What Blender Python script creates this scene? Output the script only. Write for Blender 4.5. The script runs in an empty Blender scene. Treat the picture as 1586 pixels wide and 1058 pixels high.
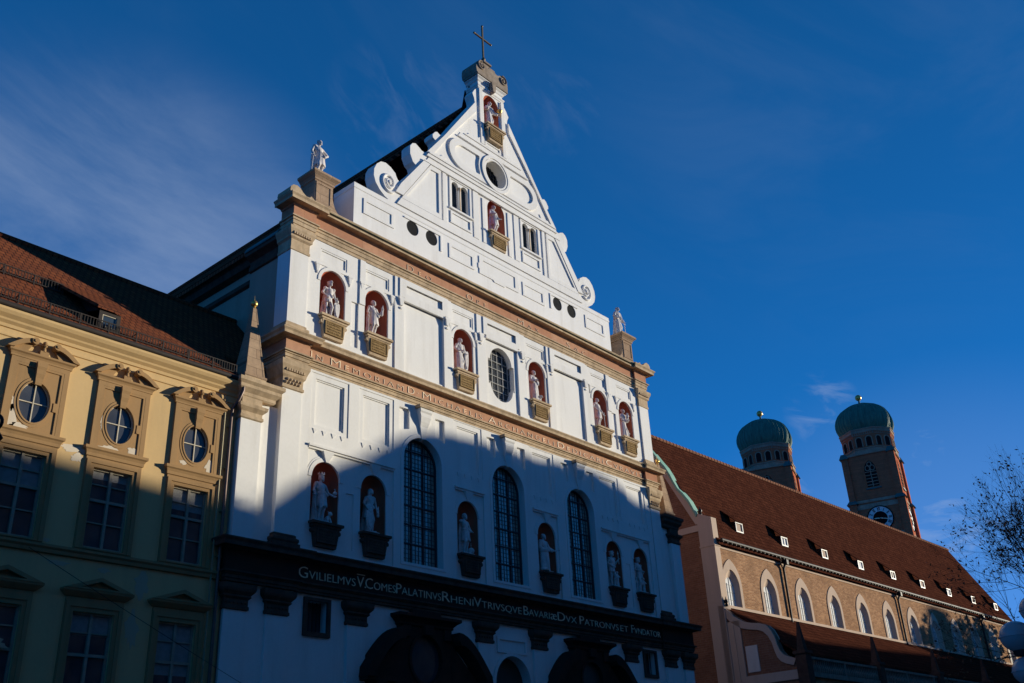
import bpy, bmesh, math, random
from mathutils import Vector, Matrix, noise
from mathutils.geometry import tessellate_polygon

SC = bpy.context.scene
COL = SC.collection
R = math.radians

# ------------------------------------------------------------------ camera
cam = bpy.data.cameras.new("camera")
cam_o = bpy.data.objects.new("camera", cam)
COL.objects.link(cam_o)
SC.camera = cam_o
cam.sensor_width = 36.0
cam.lens = 1518.17 / 1586.0 * 36.0
cam.clip_start = 0.1
cam.clip_end = 6000.0


def cam_matrix(yaw, pitch, roll, loc):
    cy, sy, cp, sp = math.cos(yaw), math.sin(yaw), math.cos(pitch), math.sin(pitch)
    f = Vector((sy * cp, cy * cp, sp))
    r = Vector((cy, -sy, 0))
    u = r.cross(f)
    c, s = math.cos(roll), math.sin(roll)
    r2 = c * r + s * u
    u2 = -s * r + c * u
    m = Matrix((r2, u2, -f)).transposed().to_4x4()
    m.translation = loc
    return m


cam_o.matrix_world = cam_matrix(0.874517, 0.452428, -0.0520111, Vector((-34.330, -29.535, 1.6)))

# ------------------------------------------------------------------ light
SUN_AZ, SUN_EL = R(62.0), R(6.5)      # azimuth measured from the facade normal, to the right
SUN = Vector((math.sin(SUN_AZ) * math.cos(SUN_EL), -math.cos(SUN_AZ) * math.cos(SUN_EL), math.sin(SUN_EL)))
sl = bpy.data.lights.new("sun", 'SUN')
sl.energy = 5.0
sl.angle = R(0.55)
sl.color = (1.0, 0.925, 0.74)
so = bpy.data.objects.new("sun", sl)
COL.objects.link(so)
so.rotation_euler = SUN.to_track_quat('Z', 'Y').to_euler()
so.location = (60, -80, 60)

world = bpy.data.worlds.new("World")
SC.world = world
world.use_nodes = True
wt = world.node_tree
wn, wl = wt.nodes, wt.links
bg = wn['Background']
sky = wn.new("ShaderNodeTexSky")
sky.sky_type = 'NISHITA'
sky.sun_disc = False
sky.sun_elevation = SUN_EL
sky.sun_rotation = R(180.0) - SUN_AZ
sky.altitude = 500
sky.air_density = 1.0
sky.dust_density = 0.3
sky.ozone_density = 3.0
lum = wn.new("ShaderNodeRGBToBW")
wl.new(sky.outputs[0], lum.inputs[0])
tint = wn.new("ShaderNodeMix"); tint.data_type = 'RGBA'; tint.blend_type = 'MULTIPLY'
tint.inputs[0].default_value = 1.0
tint.inputs[7].default_value = (0.045, 0.70, 2.30, 1)

tc = wn.new("ShaderNodeTexCoord")


def wmath(op, a, b=None):
    n = wn.new("ShaderNodeMath"); n.operation = op
    for i, v in enumerate((a, b)):
        if v is None: continue
        if hasattr(v, 'links'): wl.new(v, n.inputs[i])
        else: n.inputs[i].default_value = v
    return n.outputs[0]


def wdir(az, el):
    return (math.sin(R(az)) * math.cos(R(el)), math.cos(R(az)) * math.cos(R(el)), math.sin(R(el)))


def wdot(d):
    n = wn.new("ShaderNodeVectorMath"); n.operation = 'DOT_PRODUCT'
    wl.new(tc.outputs['Generated'], n.inputs[0]); n.inputs[1].default_value = d
    return n.outputs['Value']


def cloud_patch(az, el, rad, amount, scale, stretch, rot, lo=0.45, hi=0.75):
    """thin cloud round a sky direction: streaky noise times a soft radial fall-off"""
    cosr = math.cos(R(rad))
    m = wn.new("ShaderNodeMapRange"); m.interpolation_type = 'SMOOTHSTEP'
    wl.new(wdot(wdir(az, el)), m.inputs[0])
    m.inputs[1].default_value = cosr; m.inputs[2].default_value = 1.0 - (1 - cosr) * 0.12
    mp = wn.new("ShaderNodeMapping"); mp.vector_type = 'TEXTURE'
    mp.inputs['Rotation'].default_value = rot
    mp.inputs['Scale'].default_value = stretch
    wl.new(tc.outputs['Generated'], mp.inputs[0])
    nz = wn.new("ShaderNodeTexNoise"); nz.inputs['Scale'].default_value = scale
    nz.inputs['Detail'].default_value = 7; nz.inputs['Roughness'].default_value = 0.6
    nz.inputs['Distortion'].default_value = 0.6
    wl.new(mp.outputs[0], nz.inputs['Vector'])
    q = wn.new("ShaderNodeMapRange"); q.interpolation_type = 'SMOOTHSTEP'
    wl.new(nz.outputs[0], q.inputs[0]); q.inputs[1].default_value = lo; q.inputs[2].default_value = hi
    return wmath('MULTIPLY', wmath('MULTIPLY', m.outputs[0], q.outputs[0]), amount)


clouds = None
#          az    el   radius amount scale stretch        rotation
for c in ((24, 25, 18, 0.36, 2.2, (1, 1, 0.45), (0.3, 0.2, 0.0), 0.30, 0.75),
          (27, 21, 7, 0.30, 4.0, (1, 1, 0.5), (0.3, 0.3, 0.0), 0.30, 0.7),
          (43.0, 38.5, 5.5, 0.07, 12.0, (1, 1, 0.30), (0.5, 0.6, 0.3), 0.42, 0.72),
          (53, 39, 5, 0.06, 7.0, (1, 1, 0.30), (0.5, 0.6, 0.3), 0.42, 0.72),
          (68.6, 20.0, 2.4, 0.20, 14.0, (1, 1, 0.33), (0.4, 0.1, 0.2), 0.42, 0.70),
          (73.6, 17.0, 1.5, 0.16, 22.0, (1, 1, 0.35), (0.2, 0.1, 0.2), 0.40, 0.70),
          (67.0, 15.0, 2.6, 0.22, 13.0, (1, 1, 0.30), (0.6, 0.2, 0.2), 0.40, 0.72),
          (73.6, 12.8, 2.4, 0.34, 13.0, (1, 1, 0.22), (0.0, 0.1, 0.2), 0.38, 0.70),
          (76.6, 13.0, 3.4, 0.60, 9.0, (1, 1, 0.45), (0.2, 0.1, 0.2), 0.40, 0.68),
          (74, 4, 19, 0.13, 2.0, (1, 1, 0.5), (0.0, 0.0, 0.0), -0.6, 0.2),
          (36, 55, 25, 0.02, 3.0, (1, 1, 0.3), (0.5, 0.4, 0.3), 0.40, 0.75),
          (75, 38, 18, 0.035, 4.0, (1, 1, 0.25), (0.2, 0.5, 0.3), 0.40, 0.75)):
    p = cloud_patch(*c)
    clouds = p if clouds is None else wmath('MAXIMUM', clouds, p)
sx = wn.new("ShaderNodeSeparateXYZ"); wl.new(tc.outputs['Generated'], sx.inputs[0])
wl.new(wmath('MULTIPLY', wmath('POWER', lum.outputs[0], 0.3), 1.06), tint.inputs[6])
up = wmath('MAXIMUM', sx.outputs[2], 0.0)
grad = wmath('ADD', wmath('MULTIPLY', wmath('POWER', wmath('SUBTRACT', 1.0, up), 2.0), 0.90), 0.62)
zen = wn.new("ShaderNodeMapRange"); zen.interpolation_type = 'SMOOTHSTEP'
wl.new(up, zen.inputs[0]); zen.inputs[1].default_value = 0.70; zen.inputs[2].default_value = 1.0
zen.inputs[3].default_value = 1.0; zen.inputs[4].default_value = 0.45
grad = wmath('MULTIPLY', grad, zen.outputs[0])
dim = wn.new("ShaderNodeMix"); dim.data_type = 'RGBA'; dim.blend_type = 'MULTIPLY'; dim.inputs[0].default_value = 1.0
wl.new(tint.outputs[2], dim.inputs[6]); wl.new(grad, dim.inputs[7])
cm = wn.new("ShaderNodeMix"); cm.data_type = 'RGBA'
wl.new(clouds, cm.inputs[0])
wl.new(dim.outputs[2], cm.inputs[6])
cm.inputs[7].default_value = (2.5, 3.0, 3.9, 1)
wl.new(cm.outputs[2], bg.inputs[0])
bg.inputs[1].default_value = 0.15
SC.view_settings.view_transform = 'Standard'
SC.view_settings.look = 'None'
SC.view_settings.exposure = 0.28
SC.view_settings.gamma = 1.0

# ------------------------------------------------------------------ materials
MATS = {}


class NT:
    def __init__(s, name):
        s.m = bpy.data.materials.new(name); s.m.use_nodes = True
        s.n = s.m.node_tree.nodes; s.l = s.m.node_tree.links
        s.b = s.n['Principled BSDF']
        s.tc = s.n.new("ShaderNodeTexCoord")
        MATS[name] = s.m

    def node(s, t, **kw):
        n = s.n.new(t)
        for k, v in kw.items(): setattr(n, k, v)
        return n

    def mapping(s, scale=(1, 1, 1), rot=(0, 0, 0)):
        mp = s.node("ShaderNodeMapping")
        mp.inputs['Scale'].default_value = scale; mp.inputs['Rotation'].default_value = rot
        s.l.new(s.tc.outputs['Object'], mp.inputs[0])
        return mp.outputs[0]

    def noise(s, scale, detail=6, rough=0.6, vec=None, dist=0.0):
        n = s.node("ShaderNodeTexNoise")
        n.inputs['Scale'].default_value = scale; n.inputs['Detail'].default_value = detail
        n.inputs['Roughness'].default_value = rough; n.inputs['Distortion'].default_value = dist
        s.l.new(vec if vec is not None else s.tc.outputs['Object'], n.inputs['Vector'])
        return n.outputs[0]

    def ramp(s, fac, stops):
        r = s.node("ShaderNodeValToRGB")
        e = r.color_ramp.elements
        while len(e) < len(stops): e.new(0.5)
        for i, (p, c) in enumerate(stops):
            e[i].position = p; e[i].color = (*c, 1) if len(c) == 3 else c
        s.l.new(fac, r.inputs[0])
        return r.outputs[0]

    def mix(s, fac, a, b, blend='MIX'):
        m = s.node("ShaderNodeMix", data_type='RGBA', blend_type=blend)
        for i, v in ((0, fac), (6, a), (7, b)):
            if hasattr(v, 'links'): s.l.new(v, m.inputs[i])
            elif i == 0: m.inputs[0].default_value = v
            else: m.inputs[i].default_value = (*v, 1)
        return m.outputs[2]

    def bump(s, h, strength=0.3, dist=0.02, prev=None):
        b = s.node("ShaderNodeBump")
        b.inputs['Strength'].default_value = strength; b.inputs['Distance'].default_value = dist
        s.l.new(h, b.inputs['Height'])
        if prev is not None: s.l.new(prev, b.inputs['Normal'])
        return b.outputs[0]

    def done(s, col, rough=0.85, normal=None, metal=0.0, spec=0.0):
        if hasattr(col, 'links'): s.l.new(col, s.b.inputs['Base Color'])
        else: s.b.inputs['Base Color'].default_value = (*col, 1)
        if hasattr(rough, 'links'): s.l.new(rough, s.b.inputs['Roughness'])
        else: s.b.inputs['Roughness'].default_value = rough
        s.b.inputs['Metallic'].default_value = metal
        s.b.inputs['Specular IOR Level'].default_value = spec
        if normal is not None: s.l.new(normal, s.b.inputs['Normal'])
        return s.m


def plaster(name, col, dirt, amount=0.5, streak=True, bump=0.25):
    t = NT(name)
    big = t.noise(0.35, 5, 0.6)
    fine = t.noise(9.0, 6, 0.65)
    st = t.noise(1.0, 6, 0.65, t.mapping((1.6, 1.6, 0.16)))
    c = t.mix(t.ramp(big, [(0.35, (0, 0, 0)), (0.75, (1, 1, 1))]), col, tuple(x * 0.92 for x in col))
    if streak:
        c = t.mix(t.ramp(st, [(0.50, (0, 0, 0)), (0.80, (amount,) * 3)]), c, dirt)
    c = t.mix(t.ramp(fine, [(0.3, (0.10,) * 3), (0.6, (0, 0, 0))]), c, dirt)
    return t.done(c, 0.88, t.bump(fine, bump, 0.01))


def stone(name, a, b, dark, scale=2.5, amount=0.6, rough=0.85):
    t = NT(name)
    n1 = t.noise(scale, 8, 0.7)
    n2 = t.noise(scale * 0.35, 5, 0.6, None, 0.5)
    st = t.noise(1.2, 6, 0.7, t.mapping((2.2, 2.2, 0.5)))
    c = t.mix(t.ramp(n1, [(0.35, (0, 0, 0)), (0.65, (1, 1, 1))]), a, b)
    c = t.mix(t.ramp(n2, [(0.45, (0, 0, 0)), (0.72, (amount * 0.7,) * 3)]), c, dark)
    c = t.mix(t.ramp(st, [(0.5, (0, 0, 0)), (0.75, (amount,) * 3)]), c, dark)
    return t.done(c, rough, t.bump(n1, 0.4, 0.02))


def blocks(name, a, b, dark, mortar, bw, bh, axis='xz', scale=1.0, msize=0.012, rough=0.88, bumpd=0.015, amount=0.5, off=0.5, rot=(0, 0, 0), zmul=1.0):
    """bricks, ashlar or roof tiles laid in the plane of axis"""
    t = NT(name)
    sep = t.node("ShaderNodeSeparateXYZ"); com = t.node("ShaderNodeCombineXYZ")
    t.l.new(t.mapping((1, 1, 1), rot), sep.inputs[0])
    t.l.new(sep.outputs['XYZ'.index(axis[0].upper())], com.inputs[0])
    mz = t.node("ShaderNodeMath", operation='MULTIPLY'); mz.inputs[1].default_value = zmul
    t.l.new(sep.outputs['XYZ'.index(axis[1].upper())], mz.inputs[0])
    t.l.new(mz.outputs[0], com.inputs[1])
    br = t.node("ShaderNodeTexBrick")
    br.offset = off
    br.inputs['Scale'].default_value = scale
    br.inputs['Brick Width'].default_value = bw; br.inputs['Row Height'].default_value = bh
    br.inputs['Mortar Size'].default_value = msize; br.inputs['Mortar Smooth'].default_value = 0.3
    br.inputs['Bias'].default_value = 0.0
    br.inputs['Color1'].default_value = (*a, 1); br.inputs['Color2'].default_value = (*b, 1)
    br.inputs['Mortar'].default_value = (*mortar, 1)
    t.l.new(com.outputs[0], br.inputs['Vector'])
    n2 = t.noise(0.7, 6, 0.65, None, 0.4)
    n3 = t.noise(6.0, 5, 0.7)
    c = t.mix(t.ramp(n2, [(0.42, (0, 0, 0)), (0.72, (amount,) * 3)]), br.outputs['Color'], dark)
    c = t.mix(t.ramp(n3, [(0.35, (0.35,) * 3), (0.6, (0, 0, 0))]), c, dark)
    inv = t.node("ShaderNodeMath", operation='SUBTRACT'); inv.inputs[0].default_value = 1.0
    t.l.new(br.outputs['Fac'], inv.inputs[1])
    nb = t.bump(inv.outputs[0], 0.7, bumpd)
    return t.done(c, rough, t.bump(n3, 0.3, 0.015, nb))


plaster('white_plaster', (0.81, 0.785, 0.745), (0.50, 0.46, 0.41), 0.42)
plaster('white_relief', (0.80, 0.775, 0.735), (0.50, 0.46, 0.41), 0.36)
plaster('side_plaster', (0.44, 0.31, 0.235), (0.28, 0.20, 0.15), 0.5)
plaster('yellow_plaster', (0.63, 0.435, 0.215), (0.42, 0.30, 0.165), 0.55)
plaster('bare_plaster', (0.66, 0.57, 0.45), (0.5, 0.42, 0.33), 0.5)
plaster('patch_plaster', (0.50, 0.40, 0.27), (0.42, 0.33, 0.22), 0.5)
plaster('tan_plaster', (0.38, 0.235, 0.115), (0.22, 0.145, 0.08), 0.6)
plaster('pink_plaster', (0.62, 0.475, 0.37), (0.42, 0.33, 0.26), 0.45)
plaster('pale_plaster', (0.72, 0.69, 0.63), (0.5, 0.46, 0.4), 0.4)
plaster('niche_red', (0.46, 0.125, 0.072), (0.20, 0.05, 0.035), 0.4)
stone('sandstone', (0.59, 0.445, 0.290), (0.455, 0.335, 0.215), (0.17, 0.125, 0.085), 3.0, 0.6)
stone('plaque_stone', (0.36, 0.24, 0.115), (0.23, 0.15, 0.07), (0.09, 0.06, 0.03), 7.0, 0.6)
stone('grey_stone', (0.36, 0.29, 0.225), (0.25, 0.20, 0.16), (0.09, 0.075, 0.06), 3.0, 0.6)
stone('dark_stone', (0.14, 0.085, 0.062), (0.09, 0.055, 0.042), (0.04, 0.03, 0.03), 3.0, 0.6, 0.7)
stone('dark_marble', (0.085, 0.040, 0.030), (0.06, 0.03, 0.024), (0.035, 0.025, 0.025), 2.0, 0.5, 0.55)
stone('statue_stone', (0.74, 0.70, 0.67), (0.58, 0.53, 0.50), (0.27, 0.235, 0.22), 8.0, 0.5, 0.7)
stone('tower_stone', (0.46, 0.33, 0.24), (0.33, 0.24, 0.17), (0.11, 0.09, 0.08), 0.8, 0.5)
blocks('red_marble', (0.46, 0.225, 0.135), (0.55, 0.32, 0.205), (0.30, 0.15, 0.10), (0.22, 0.12, 0.08), 1.7, 2.0, 'xz', 1.0, 0.006, 0.55, 0.004, 0.45)
blocks('ashlar', (0.47, 0.33, 0.22), (0.38, 0.26, 0.17), (0.20, 0.14, 0.10), (0.22, 0.16, 0.11), 0.85, 0.42, 'xz', 1.0, 0.010, 0.85, 0.01, 0.45)
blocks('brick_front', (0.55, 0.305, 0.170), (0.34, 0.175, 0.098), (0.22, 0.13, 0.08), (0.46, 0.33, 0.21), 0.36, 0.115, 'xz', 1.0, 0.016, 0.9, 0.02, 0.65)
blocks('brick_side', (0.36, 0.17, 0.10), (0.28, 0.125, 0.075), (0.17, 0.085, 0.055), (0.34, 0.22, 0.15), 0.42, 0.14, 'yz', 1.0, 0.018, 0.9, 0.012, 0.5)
blocks('tile_yellow_house', (0.26, 0.082, 0.036), (0.17, 0.052, 0.027), (0.13, 0.05, 0.032), (0.07, 0.028, 0.02), 0.24, 0.34, 'xz', 1.0, 0.030, 0.85, 0.05, 0.6, 0.5, (0, 0, 0), 1.45)
blocks('tile_brick_church', (0.125, 0.042, 0.024), (0.070, 0.024, 0.015), (0.045, 0.015, 0.010), (0.028, 0.010, 0.007), 0.26, 0.36, 'xz', 1.0, 0.03, 0.9, 0.05, 0.6, 0.5, (0, 0, 0), 1.15)
blocks('tile_nave', (0.42, 0.10, 0.055), (0.32, 0.08, 0.045), (0.05, 0.022, 0.016), (0.03, 0.012, 0.010), 0.24, 0.34, 'yz', 1.0, 0.03, 0.9, 0.05, 0.6, 0.5, (0, 0, 0), 1.3)
blocks('tower_brick', (0.60, 0.160, 0.078), (0.48, 0.125, 0.062), (0.19, 0.08, 0.05), (0.38, 0.21, 0.13), 0.9, 0.3, 'xz', 1.0, 0.03, 0.9, 0.02, 0.5)
blocks('paving', (0.13, 0.12, 0.11), (0.10, 0.095, 0.085), (0.06, 0.055, 0.05), (0.08, 0.075, 0.07), 0.6, 0.4, 'xy', 1.0, 0.012, 0.8, 0.006, 0.5)


def copper(name, a, b, dark, ribs=0):
    t = NT(name)
    n1 = t.noise(1.4, 7, 0.7); st = t.noise(1.0, 6, 0.7, t.mapping((1.5, 1.5, 0.22)))
    c = t.mix(t.ramp(n1, [(0.35, (0, 0, 0)), (0.7, (1, 1, 1))]), a, b)
    c = t.mix(t.ramp(st, [(0.45, (0, 0, 0)), (0.72, (0.75,) * 3)]), c, dark)
    return t.done(c, 0.6, t.bump(n1, 0.2, 0.02), 0.0, 0.4)


copper('green_copper', (0.30, 0.55, 0.40), (0.24, 0.46, 0.35), (0.16, 0.32, 0.25))
copper('dome_copper', (0.065, 0.22, 0.155), (0.045, 0.155, 0.115), (0.018, 0.062, 0.05))
copper('dark_copper', (0.06, 0.16, 0.15), (0.045, 0.12, 0.12), (0.03, 0.06, 0.06))


def plain(name, col, rough=0.6, metal=0.0, spec=0.4, n=0.25, scale=6):
    t = NT(name)
    z = t.noise(scale, 5, 0.6)
    c = t.mix(t.ramp(z, [(0.3, (0, 0, 0)), (0.7, (1, 1, 1))]), col, tuple(x * (1 - n) for x in col))
    return t.done(c, rough, t.bump(z, 0.1, 0.005), metal, spec)


plain('black_iron', (0.018, 0.018, 0.020), 0.45, 0.6)
plain('gutter_metal', (0.045, 0.036, 0.032), 0.6, 0.0, 0.2)
plain('sash_paint', (0.36, 0.31, 0.235), 0.6, 0.0, 0.2)
plain('screen_pale', (0.48, 0.47, 0.44), 0.7, 0.0, 0.1)
plain('screen_grey', (0.115, 0.11, 0.105), 0.8, 0.0, 0.1)
plain('screen_bars', (0.05, 0.048, 0.045), 0.8, 0.0, 0.1)
plain('pipe_metal', (0.33, 0.28, 0.17), 0.5, 0.3)
plain('pipe_brown', (0.14, 0.095, 0.08), 0.45, 0.4)
plain('lead_bars', (0.05, 0.055, 0.06), 0.6, 0.3)
plain('pale_bars', (0.50, 0.47, 0.42), 0.6, 0.1)
plain('cream_paint', (0.62, 0.55, 0.42), 0.55)
plain('white_paint', (0.54, 0.52, 0.48), 0.5)
plain('gold', (0.80, 0.50, 0.14), 0.3, 0.55)
plain('pale_letter', (0.95, 0.76, 0.52), 0.5, 0.0, 0.2)
plain('gilt_letter', (0.90, 0.74, 0.52), 0.5, 0.0, 0.5, 0.15)
plain('dull_gold_letter', (0.66, 0.50, 0.34), 0.5, 0.0, 0.5, 0.15)
plain('bronze', (0.20, 0.15, 0.09), 0.5, 0.6)
plain('dark_interior', (0.020, 0.018, 0.018), 0.9, 0.0, 0.1)
plain('old_wood', (0.06, 0.045, 0.035), 0.7)
plain('globe_glass', (0.42, 0.42, 0.44), 0.25, 0.0, 0.5, 0.05)
plain('bark', (0.055, 0.040, 0.030), 0.9, 0.0, 0.2, 0.5, 12)
plain('painted_reflection', (0.30, 0.29, 0.28), 0.9, 0.0, 0.0)  # pale tone standing for sky reflected in the house windows
plain('dry_leaf', (0.115, 0.060, 0.030), 0.8, 0.0, 0.2, 0.5, 3)
plain('clock_white', (0.75, 0.76, 0.76), 0.5)
plain('clock_black', (0.012, 0.012, 0.014), 0.9, 0.0, 0.0)
plain('ridge_clay', (0.34, 0.165, 0.10), 0.9, 0.0, 0.0)
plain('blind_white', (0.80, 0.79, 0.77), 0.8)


def glass(name, col, rough=0.06, wav=0.25, scale=2.2, spec=0.5, pane=None):
    t = NT(name)
    z = t.noise(scale, 3, 0.5)
    nrm = t.bump(z, wav, 0.05)
    c = t.mix(t.ramp(z, [(0.3, (0, 0, 0)), (0.7, (1, 1, 1))]), col, tuple(x * 0.55 for x in col))
    return t.done(c, rough, nrm, 0.0, spec)


glass('leaded_glass', (0.27, 0.31, 0.27), 0.15, 0.30, 3.0, 1.0)
glass('grey_glass', (0.16, 0.165, 0.165), 0.3, 0.3, 3.0, 0.5)
glass('window_glass', (0.060, 0.066, 0.080), 0.05, 0.12, 1.2, 0.5)
glass('dormer_glass', (0.05, 0.07, 0.09), 0.05, 0.1, 1.2, 0.7)
glass('milky_glass', (0.55, 0.56, 0.58), 0.2, 0.15, 3.0, 0.5)


# ------------------------------------------------------------------ mesh helper
class M:
    def __init__(s):
        s.v, s.f = [], []

    def add(s, vs, fs):
        o = len(s.v)
        s.v += [tuple(p) for p in vs]
        s.f += [[i + o for i in f] for f in fs]
        return s

    def box(s, x0, x1, y0, y1, z0, z1):
        v = [(x, y, z) for z in (z0, z1) for y in (y0, y1) for x in (x0, x1)]
        return s.add(v, [(0, 2, 3, 1), (4, 5, 7, 6), (0, 1, 5, 4), (2, 6, 7, 3), (0, 4, 6, 2), (1, 3, 7, 5)])

    def taper(s, cx, cy, hx0, hy0, z0, hx1, hy1, z1):
        v = [(cx + sx * hx, cy + sy * hy, z) for hx, hy, z in ((hx0, hy0, z0), (hx1, hy1, z1)) for sx, sy in ((-1, -1), (1, -1), (1, 1), (-1, 1))]
        return s.add(v, [(3, 2, 1, 0), (4, 5, 6, 7)] + [(i, (i + 1) % 4, (i + 1) % 4 + 4, i + 4) for i in range(4)])

    def plate(s, outer, holes, y0, y1, fn=None):
        """flat plate in the x,z plane from y0 (front) to y1 (back), with holes; fn maps (x,y,z) to world"""
        loops = [list(outer)] + [list(h) for h in holes]
        pts = [p for L in loops for p in L]
        n = len(pts)
        tri = tessellate_polygon([[Vector((p[0], p[1], 0)) for p in L] for L in loops])
        vs = [(p[0], y0, p[1]) for p in pts] + [(p[0], y1, p[1]) for p in pts]
        fs = []
        for a, b, c in tri:
            A, B, C_ = pts[a], pts[b], pts[c]
            if (B[0] - A[0]) * (C_[1] - A[1]) - (B[1] - A[1]) * (C_[0] - A[0]) < 0: b, c = c, b
            fs += [(a, b, c), (c + n, b + n, a + n)]
        k = 0
        for li, L in enumerate(loops):
            m = len(L)
            ar = sum(L[i][0] * L[(i + 1) % m][1] - L[(i + 1) % m][0] * L[i][1] for i in range(m))
            ccw = ar > 0
            if li: ccw = not ccw
            for i in range(m):
                a, b = k + i, k + (i + 1) % m
                fs.append((a, a + n, b + n, b) if ccw else (b, b + n, a + n, a))
            k += m
        if fn: vs = [fn(*p) for p in vs]
        return s.add(vs, fs)

    def ring(s, outer, inner, y0, y1):
        return s.plate(outer, [inner], y0, y1)

    def sweep(s, path, prof, caps=True):
        """profile of (out, z) along an x,y path; out lies to the right of the direction of travel"""
        P = [Vector((a, b)) for a, b in path]
        n = len(P)
        rows = []
        for i in range(n):
            ds = []
            if i > 0: ds.append((P[i] - P[i - 1]).normalized())
            if i < n - 1: ds.append((P[i + 1] - P[i]).normalized())
            ns = [Vector((d.y, -d.x)) for d in ds]
            if len(ns) == 1: off = ns[0]
            else:
                b = ns[0] + ns[1]
                if b.length < 1e-6: off = ns[0]
                else:
                    b.normalize(); off = b / max(0.25, b.dot(ns[0]))
            rows.append([(P[i].x + off.x * o, P[i].y + off.y * o, z) for o, z in prof])
        m = len(prof)
        vs = [q for r_ in rows for q in r_]
        fs = []
        for i in range(n - 1):
            for j in range(m - 1):
                a = i * m + j
                fs.append((a, a + 1, a + m + 1, a + m))
        if caps:
            fs.append(tuple(range(m))[::-1]); fs.append(tuple((n - 1) * m + j for j in range(m)))
        return s.add(vs, fs)

    def lathe(s, prof, cx, cy, n=24, rot=0.0, rad=None):
        vs, fs = [], []
        m = len(prof)
        for i in range(n):
            a = rot + 2 * math.pi * i / n
            k = rad(a) if rad else 1.0
            for r_, z in prof: vs.append((cx + math.cos(a) * r_ * k, cy + math.sin(a) * r_ * k, z))
        for i in range(n):
            for j in range(m - 1):
                a, b = i * m + j, ((i + 1) % n) * m + j
                fs.append((a, b, b + 1, a + 1))
        fs.append(tuple(i * m for i in range(n))[::-1]); fs.append(tuple(i * m + m - 1 for i in range(n)))
        return s.add(vs, fs)

    def sphere(s, c, r_, n=16, m=10, sz=1.0):
        prof = [(max(1e-4, r_ * math.sin(math.pi * j / m)), c[2] - r_ * sz * math.cos(math.pi * j / m)) for j in range(m + 1)]
        return s.lathe(prof, c[0], c[1], n)

    def tube(s, pts, r0, r1=None, n=6, caps=True):
        P = [Vector(p) for p in pts]
        if r1 is None: r1 = r0
        vs, fs = [], []
        k = len(P)
        ref = None
        for i in range(k):
            d = (P[min(i + 1, k - 1)] - P[max(i - 1, 0)]).normalized()
            if ref is None: ref = d.orthogonal().normalized()
            ref = (ref - d * ref.dot(d))
            ref = ref.normalized() if ref.length > 1e-5 else d.orthogonal().normalized()
            w = d.cross(ref)
            rr = r0[i] if isinstance(r0, (list, tuple)) else r0 + (r1 - r0) * i / max(1, k - 1)
            for j in range(n):
                a = 2 * math.pi * j / n
                vs.append(P[i] + (ref * math.cos(a) + w * math.sin(a)) * rr)
        for i in range(k - 1):
            for j in range(n):
                a, b = i * n + j, i * n + (j + 1) % n
                fs.append((a, b, b + n, a + n))
        if caps:
            fs.append(tuple(range(n))[::-1]); fs.append(tuple((k - 1) * n + j for j in range(n)))
        return s.add(vs, fs)

    def build(s, name, mat, parent=None, smooth=None, label=None):
        me = bpy.data.meshes.new(name)
        me.from_pydata(s.v, [], s.f)
        me.validate()
        if smooth is not None:
            me.polygons.foreach_set('use_smooth', [True] * len(me.polygons))
            me.set_sharp_from_angle(angle=R(smooth))
        me.materials.append(MATS[mat])
        o = bpy.data.objects.new(name, me)
        COL.objects.link(o)
        if parent is not None: o.parent = parent
        if label: o['label'] = label
        return o


def tag(o, label=None, cat=None, group=None, kind=None):
    for k, v in (('label', label), ('category', cat), ('group', group), ('kind', kind)):
        if v: o[k] = v
    return o


def thing(name, label, cat, group=None, loc=(0, 0, 0)):
    o = bpy.data.objects.new(name, None)
    COL.objects.link(o)
    o.location = loc
    o.empty_display_size = 0.5
    return tag(o, label, cat, group)


def rect(x0, x1, z0, z1):
    return [(x0, z0), (x1, z0), (x1, z1), (x0, z1)]


def ell(cx, cz, rx, rz, n=36, a0=0, a1=360):
    full = abs(a1 - a0) >= 360
    k = n if full else n + 1
    return [(cx + rx * math.cos(R(a0 + (a1 - a0) * i / n)), cz + rz * math.sin(R(a0 + (a1 - a0) * i / n))) for i in range(k)]


def arch(cx, hw, z0, zs, n=18, rz=None):
    """round arched opening: sill z0, springing zs"""
    return [(cx - hw, z0), (cx + hw, z0)] + ell(cx, zs, hw, rz or hw, n, 0, 180)


def pointed(cx, hw, z0, zs, zt, n=9):
    """pointed (gothic) opening"""
    h = zt - zs
    rad = (hw * hw + h * h) / (2 * hw)
    out = [(cx - hw, z0), (cx + hw, z0)]
    a1 = math.atan2(h, rad - hw) if rad > hw else math.pi / 2
    cR = cx + hw - rad
    right = [(cR + rad * math.cos(a1 * i / n), zs + rad * math.sin(a1 * i / n)) for i in range(n + 1)]
    out += right + [(2 * cx - x, z) for x, z in right[::-1][1:]]
    return out


def mir(poly): return [(-x, z) for x, z in poly][::-1]
# ================================================================== WHITE CHURCH
church = thing('church', 'white gabled church front with statues in red niches and three inscription bands', 'church')


def P(m, name, mat, smooth=None, parent=None, label=None):
    return m.build(name, mat, parent if parent is not None else church, smooth, label)


NZ2, NS2 = 21.0, 22.63       # upper niches: sill, springing
NZ1, NS1 = 12.13, 13.92      # lower niches
HW = 0.70
NX = (-10.92, -8.42, -2.80, 2.80, 8.42, 10.92)
WX = (-5.66, 0.0, 5.66)
WHW, WZ0, WZS = 1.16, 11.28, 15.74

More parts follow.
